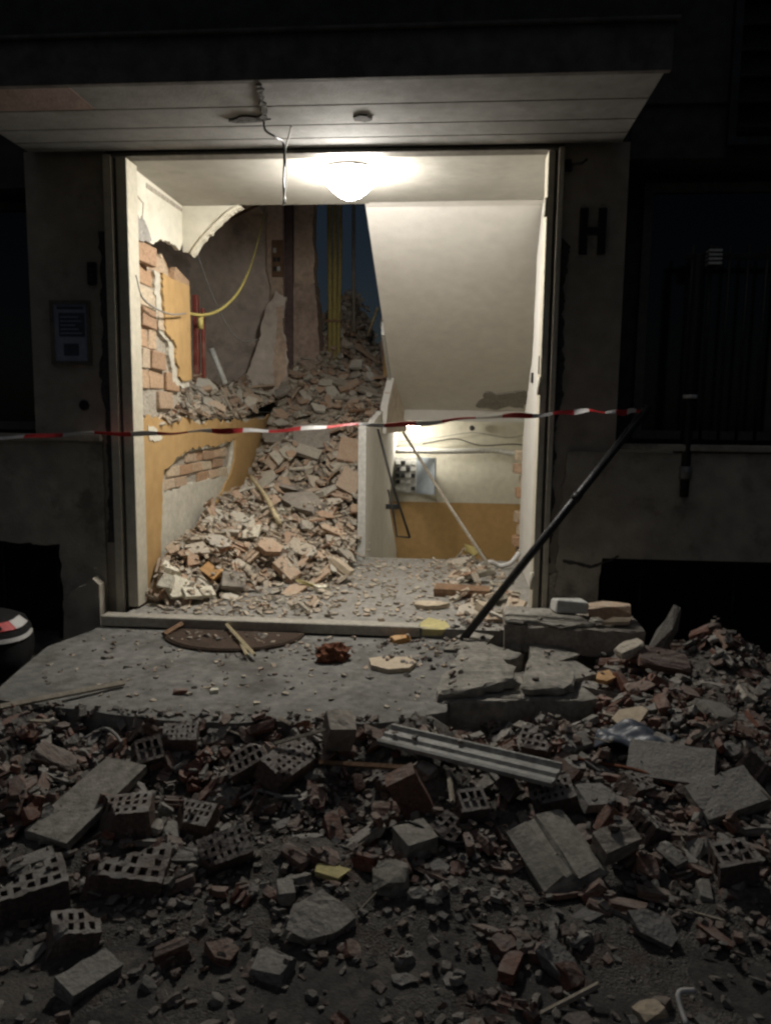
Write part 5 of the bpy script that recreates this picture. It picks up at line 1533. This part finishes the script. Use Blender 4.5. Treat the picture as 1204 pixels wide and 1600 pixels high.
MT['in_dirt'] = mat('in_dirt', [(.24, .20, .155), (.36, .31, .25)], 10, .97, .9, 90, mottled=.45, bdist=.02)
o = link('heap_core', grid_mesh(HF, 5, -.02, lambda x, y: x < -.72, hr), MT['in_dirt'])
tag(o, 'crushed plaster and dust packed beneath the rubble on the stairs', 'rubble', kind='stuff')

bits2 = Bits()
fine_i = [Lib(shard, 18, lambda r: (r.uniform(.04, .12), r.uniform(.025, .065), r.uniform(.008, .018)), 21), Lib(chunk, 12, lambda r: (r.uniform(.03, .08), r.uniform(.025, .05), r.uniform(.014, .035)), 22),
          Lib(channel, 8, lambda r: (r.uniform(.05, .12), r.uniform(.04, .08), r.uniform(.02, .04)), 23)]
chip_i = [Lib(shard, 14, lambda r: (r.uniform(.02, .055), r.uniform(.014, .035), r.uniform(.005, .012)), 24)]
def dens_h(x, y):
    if x > -.74: return 0
    if y < 1.9:
        yf = .08 + (x + 1.85) * 1.05 + .10 * math.sin(x * 9)
        return max(.06, min(1, (y - yf + .12) / .2))
    return 1
spread_fines(HF, bits2, 4600, (-1.86, -.74, .05, 6.6), fine_i, dens_h, hr, 1.15, tilt=.4)
LM_H = [(-1.8, .3, 0, 'the cream door frame'), (-1.75, 1.2, 0, 'the orange wall hole'), (-.95, 1.5, 0, 'the parapet post'), (-1.35, 1.0, 0, 'the stair foot'), (-1.7, 2.4, 0, 'the torn orange wall end'),
        (-1.1, 2.6, 0, 'the big grey slabs'), (-1.55, 4.2, 0, 'the foot of the dark pillar'), (-.95, 4.0, 0, 'the pointed parapet panel'), (-1.3, 5.6, 0, 'the night gap'), (-1.55, 4.95, 0, 'the yellow conduits'), (-1.1, 6.1, 0, 'the far heap crest'), (-.9, 5.1, 0, 'the orange wall remnant'), (-1.6, 6.0, 0, 'the darkest heap corner'), (-1.2, 4.6, 0, 'the grey beams'), (-1.25, 3.4, 0, 'the upper buried stairs')]
LM_H = [(a_, b_, d_) for a_, b_, c_, d_ in LM_H]
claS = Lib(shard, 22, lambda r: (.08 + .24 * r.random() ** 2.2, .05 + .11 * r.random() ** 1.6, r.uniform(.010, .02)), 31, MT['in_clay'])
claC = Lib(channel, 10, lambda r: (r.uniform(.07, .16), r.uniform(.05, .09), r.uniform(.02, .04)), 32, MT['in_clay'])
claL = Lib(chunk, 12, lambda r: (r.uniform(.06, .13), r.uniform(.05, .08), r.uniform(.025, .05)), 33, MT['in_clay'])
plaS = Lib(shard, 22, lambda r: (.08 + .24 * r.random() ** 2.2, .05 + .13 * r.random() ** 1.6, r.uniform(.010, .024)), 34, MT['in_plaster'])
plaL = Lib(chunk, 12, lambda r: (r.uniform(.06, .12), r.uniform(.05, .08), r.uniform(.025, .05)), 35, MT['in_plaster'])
CH_I = [(claS, 'clay_shard', 'flat clay tile shard', 'clay shard', 2.6), (claC, 'clay_fragment', 'ribbed clay block fragment', 'clay fragment', 1.1), (claL, 'clay_lump', 'broken clay brick lump', 'clay brick', .3),
        (plaS, 'plaster_chip', 'flat pale plaster chip', 'plaster chip', 2.4), (plaL, 'plaster_lump', 'pale plaster lump', 'plaster', .25)]
scatter(HF, 500, (-1.84, -.78, .0, 6.3), dens_h, CH_I, LM_H, hr, tilt=.3, avoid=False, rest=bits2)
# named large pieces on the stairs
def stair_piece(name, gen, px, py, L, W, T, yaw, m, label, cat, tilt=(0, 0), seed=1):
    p_ = hit(HF, px, py, 3.5)
    d_ = gen(random.Random(seed), L, W, T); me = make_mesh(d_, 2)
    me.materials.append(m)
    g = HF.settle(p_.x, p_.y, R(yaw), L / 2, W / 2, T, hr, .04, .9, .1, keep=True)
    return put(name, me, g[0], g[1] @ Euler((tilt[0], tilt[1], 0)).to_quaternion(), label, cat)
stair_piece('grey_slab', plain_box, 487, 690, .36, .34, .05, 8, MT['in_grey'], 'large squarish grey slab lying on the stair rubble', 'slab', (.25, 0), 3)
stair_piece('grey_slab', plain_box, 482, 712, .24, .12, .05, -12, MT['in_plaster'], 'narrow pale slab lying below the squarish grey slab', 'slab', (.1, 0), 4)
stair_piece('grey_slab', shard, 470, 800, .50, .28, .05, -30, MT['in_grey'], 'big dark grey slab low on the stair rubble', 'slab', (.15, 0), 5)
stair_piece('grey_slab', shard, 430, 690, .32, .20, .05, -35, MT['in_grey'], 'leaning grey slab at the torn end of the orange wall', 'slab', (.3, .2), 6)
stair_piece('clay_tile', plain_box, 546, 715, .22, .30, .03, 4, MT['in_clay'], 'upper flat clay panel lying beside the parapet', 'clay panel', (.3, 0), 7)
stair_piece('clay_tile', plain_box, 545, 755, .20, .24, .03, -3, MT['in_clay'], 'lower flat clay panel lying beside the parapet', 'clay panel', (.3, 0), 8)
stair_piece('white_chip', shard, 395, 832, .22, .14, .02, 10, MT['torn'], 'bluish white plaster plate low on the rubble', 'plaster chip', (.1, 0), 9)
stair_piece('orange_chip', shard, 355, 906, .26, .12, .03, 12, MT['orange_chip'], 'bright orange tile piece near the foot of the heap', 'tile', (.1, 0), 10)
stair_piece('cream_chip', shard, 285, 922, .30, .18, .025, 25, MT['torn'], 'large cream plaster plate near the door frame', 'plaster chip', (.12, 0), 11)
stair_piece('cream_chip', plain_box, 308, 930, .24, .07, .03, 55, MT['torn'], 'narrow cream plaster strip next to the large plate', 'plaster chip', (.1, 0), 12)
stair_piece('cream_chip', shard, 265, 890, .15, .12, .035, 30, MT['torn'], 'cream plaster piece lying against the orange wall', 'plaster', (.2, .3), 13)
stair_piece('cream_chip', shard, 262, 915, .17, .11, .03, -10, MT['torn'], 'cream plaster piece below the one at the orange wall', 'plaster', (.2, .1), 14)
stair_piece('brown_brick', plain_box, 445, 902, .19, .11, .06, -25, MT['in_clay'], 'whole brown brick near the foot of the heap', 'brick', (.1, 0), 15)
stair_piece('pale_tile', shard, 478, 912, .20, .08, .02, 15, MT['yellow_chip'], 'yellowish tile shard at the front edge of the heap', 'tile', (.1, 0), 16)
stair_piece('grey_stone', chunk, 365, 922, .16, .12, .06, 15, MT['in_grey'], 'grey lump at the front of the heap', 'stone', (.1, 0), 17)
for k, (px, py, L_, W_, yaw, m_, lab) in enumerate((
        (415, 745, .30, .20, 20, 'in_plaster', 'pale broken slab beside the torn orange wall end'), (455, 765, .34, .24, -15, 'in_grey', 'dark slab between the squarish slab and the bent lath'), (510, 770, .26, .18, 40, 'in_plaster', 'pale slab left of the lower clay panel'),
        (520, 830, .28, .14, 10, 'in_clay', 'tan slab near the foot of the parapet'), (470, 860, .26, .15, -20, 'in_plaster', 'pale slab low in the middle of the heap'), (420, 870, .24, .16, 25, 'in_clay', 'tan slab below the bluish white plate'),
        (340, 860, .26, .16, 5, 'in_plaster', 'pale slab below the hole in the orange wall'), (300, 880, .22, .13, 40, 'in_clay', 'tan slab left of the pale slab under the hole'), (530, 880, .24, .13, -10, 'pale_tile', 'beige tile at the foot of the parapet post'),
        (390, 925, .20, .12, 15, 'in_clay', 'tan slab at the front edge of the heap'), (440, 635, .30, .18, 20, 'in_grey', 'dark slab before the leaning wall slab'), (500, 640, .28, .16, -10, 'in_plaster', 'pale slab high on the buried stairs'),
        (545, 600, .30, .16, 15, 'in_clay', 'tan slab below the grey beams'), (540, 540, .30, .18, -20, 'in_plaster', 'pale slab in the far heap below the night gap'), (560, 575, .26, .20, 10, 'in_plaster', 'pale slab at the right of the far heap'),
        (520, 490, .28, .18, 30, 'in_clay', 'tan slab near the crest of the far heap'), (330, 900, .17, .10, -30, 'orange_chip', 'orange plaster slab by the bright orange tile'), (500, 925, .16, .09, 30, 'torn', 'cream chip in front of the heap near the landing middle'))):
    stair_piece('rubble_slab', shard if k % 4 else plain_box, px, py, L_ * .78, W_ * .78, .022 + .010 * (k % 3), yaw, MT[m_], lab, 'slab', (.12, .05 * (k % 4 - 1)), 100 + k)
# pale bent lath
a = [hit(HF, *q, 3.5) + Vector((0, 0, .05)) for q in ((390, 752), (412, 780), (428, 810), (438, 832))]
tag(link('bent_lath', tube_mesh(curve_pts(a, 4), .022, 4), MT['wood_pale']), 'pale bent lath lying down the stair rubble', 'lath')
def lath(px0, py0, px1, py1, rad, m, label, name='wood_lath', lift=.04):
    a_, b_ = hit(HF, px0, py0, 3.5) + Vector((0, 0, lift)), hit(HF, px1, py1, 3.5) + Vector((0, 0, lift))
    o_ = link(name, tube_mesh([a_ - a_, (b_ - a_) * .5, b_ - a_], rad, 4), m, loc=a_)
    for p_ in o_.data.polygons: p_.use_smooth = False
    return tag(o_, label, 'lath')
lath(500, 592, 590, 620, .03, MT['wood_grey'], 'upper grey beam lying across the head of the stairs')
lath(520, 603, 600, 628, .025, MT['wood_grey'], 'lower grey beam lying across the head of the stairs')
lath(520, 628, 600, 632, .022, MT['wood_grey'], 'level grey lath below the two beams on the stairs')
lath(545, 650, 598, 645, .018, MT['wood_brown'], 'short dark lath by the top of the parapet')
lath(515, 545, 570, 515, .022, MT['wood_brown'], 'brown lath sticking out of the far heap')
lath(555, 545, 592, 572, .025, MT['in_clay'], 'reddish rail lying in the far heap')
# right side of the landing: debris by the frame
def dens_r(x, y): return max(0, 1 - abs(x - .3 + .12 * y) / .32)
LM_R = [(.35, .3, 'the pole foot'), (.3, 1.3, 'the broken wall end')]
scatter(HF, 34, (-.1, .44, -.05, 1.85), dens_r, [(plaS, 'plaster_chip', 'flat pale plaster chip', 'plaster chip', 3), (claS, 'clay_shard', 'flat clay tile shard', 'clay shard', 2), (plaL, 'plaster_lump', 'pale plaster lump', 'plaster', 1)], LM_R, hr, tilt=.3, avoid=False, rest=bits2)
spread_fines(HF, bits2, 260, (-.2, .44, -.05, 1.85), fine_i, dens_r, hr, .8)
def dens_f(x, y): return .25 + .5 * max(0, min(1, (-.5 - x) / .5))
spread_fines(HF, bits2, 2400, (-1.8, .4, -.1, 1.85), chip_i, dens_f, hr, 1.25, tilt=.2)
spread_fines(HF, bits2, 260, (-1.8, .2, -.05, 1.6), fine_i[:1], lambda x, y: .9 if x < -.3 else .35, hr, .7, tilt=.2)
def dens_mat(x, y): return .12 + .9 * max(0, 1 - abs(y + .42) / .28) * max(0, 1 - abs(x + 1.05) / .55) + .5 * max(0, 1 - abs(x + .15) / .3) * max(0, 1 - abs(y + .4) / .3)
spread_fines(SF, bits2, 750, (-1.95, .1, -1.35, -.25), chip_i, dens_mat, hr, 1.0, tilt=.2)
spread_fines(HF, bits2, 900, (-1.86, -.74, .0, 6.4), fine_i[:1] + chip_i, dens_h, hr, .8, avoid=True, tilt=.4)
# whitish curled strip and greenish plate by the wall end
p = hit(HF, 770, 890, 4)
me = tube_mesh(curve_pts([(-.12, -.05, .03), (-.03, .0, .06), (.05, .06, .02), (.13, .02, .05), (.2, .05, .13)], 4), .02, 5)
me.materials.append(MT['tape_white'])
put('curled_strip', me, p, Euler((0, 0, 0)).to_quaternion(), 'white curled plastic strip at the landing edge', 'strip')
p = on_z(735, 868, .03)
d_ = shard(random.Random(4), .22, .16, .02); me = make_mesh(d_); me.materials.append(MT['olive'])
put('olive_plate', me, p + Vector((0, 0, .05)), Euler((.5, .1, .2)).to_quaternion(), 'olive plate propped at the landing edge by the brick wall end', 'plate')

# ------------------------------------------------------------------ rubble on the raised flat floor and along the torn wall top
def flat_h(X, Y):
    h = 1.19 + .22 * np.clip((X + 3.4) / 1.0, 0, 1) * np.clip((Y - .7) / .9, 0, 1) * (1 + .25 * bumps(X, Y, 6, 4)) * np.clip((Y - .5) / 2.2, .45, 1)
    edge = 1.10 + .06 * np.clip((Y - .5) / .6, 0, 1) + .16 * np.clip((Y - 2.4) / 1.2, 0, 1)
    k = np.clip((-1.93 - X) / .28, 0, 1)
    h = edge * (1 - k) + (h + .03) * k
    return h
FF = Field(-3.4, -1.88, .35, 4.4, flat_h)
o = link('heap_core', grid_mesh(FF, 4, -.025, lambda x, y: x < -1.89, hr), MT['in_dirt'])
tag(o, 'crushed plaster packed beneath the rubble on the flat floor', 'rubble', kind='stuff')
spread_fines(FF, bits2, 2000, (-3.2, -1.89, .5, 4.3), fine_i, lambda x, y: 1, hr, 1.1, tilt=.45)
LM_F = [(-2.0, .9, 'the bare wall bricks'), (-2.1, 1.8, 'the red steel post'), (-2.1, 3.2, 'the leaning wall slab'), (-2.7, 2.6, 'the grey back wall')]
scatter(FF, 95, (-2.7, -1.9, .7, 4.2), lambda x, y: 1, CH_I, LM_F, hr, tilt=.35, avoid=False, rest=bits2)
bits2.build('stair_rubble', MT['in_fines'], 'small broken clay and plaster bits covering stairs and hall floor', 'rubble')
label_pieces()
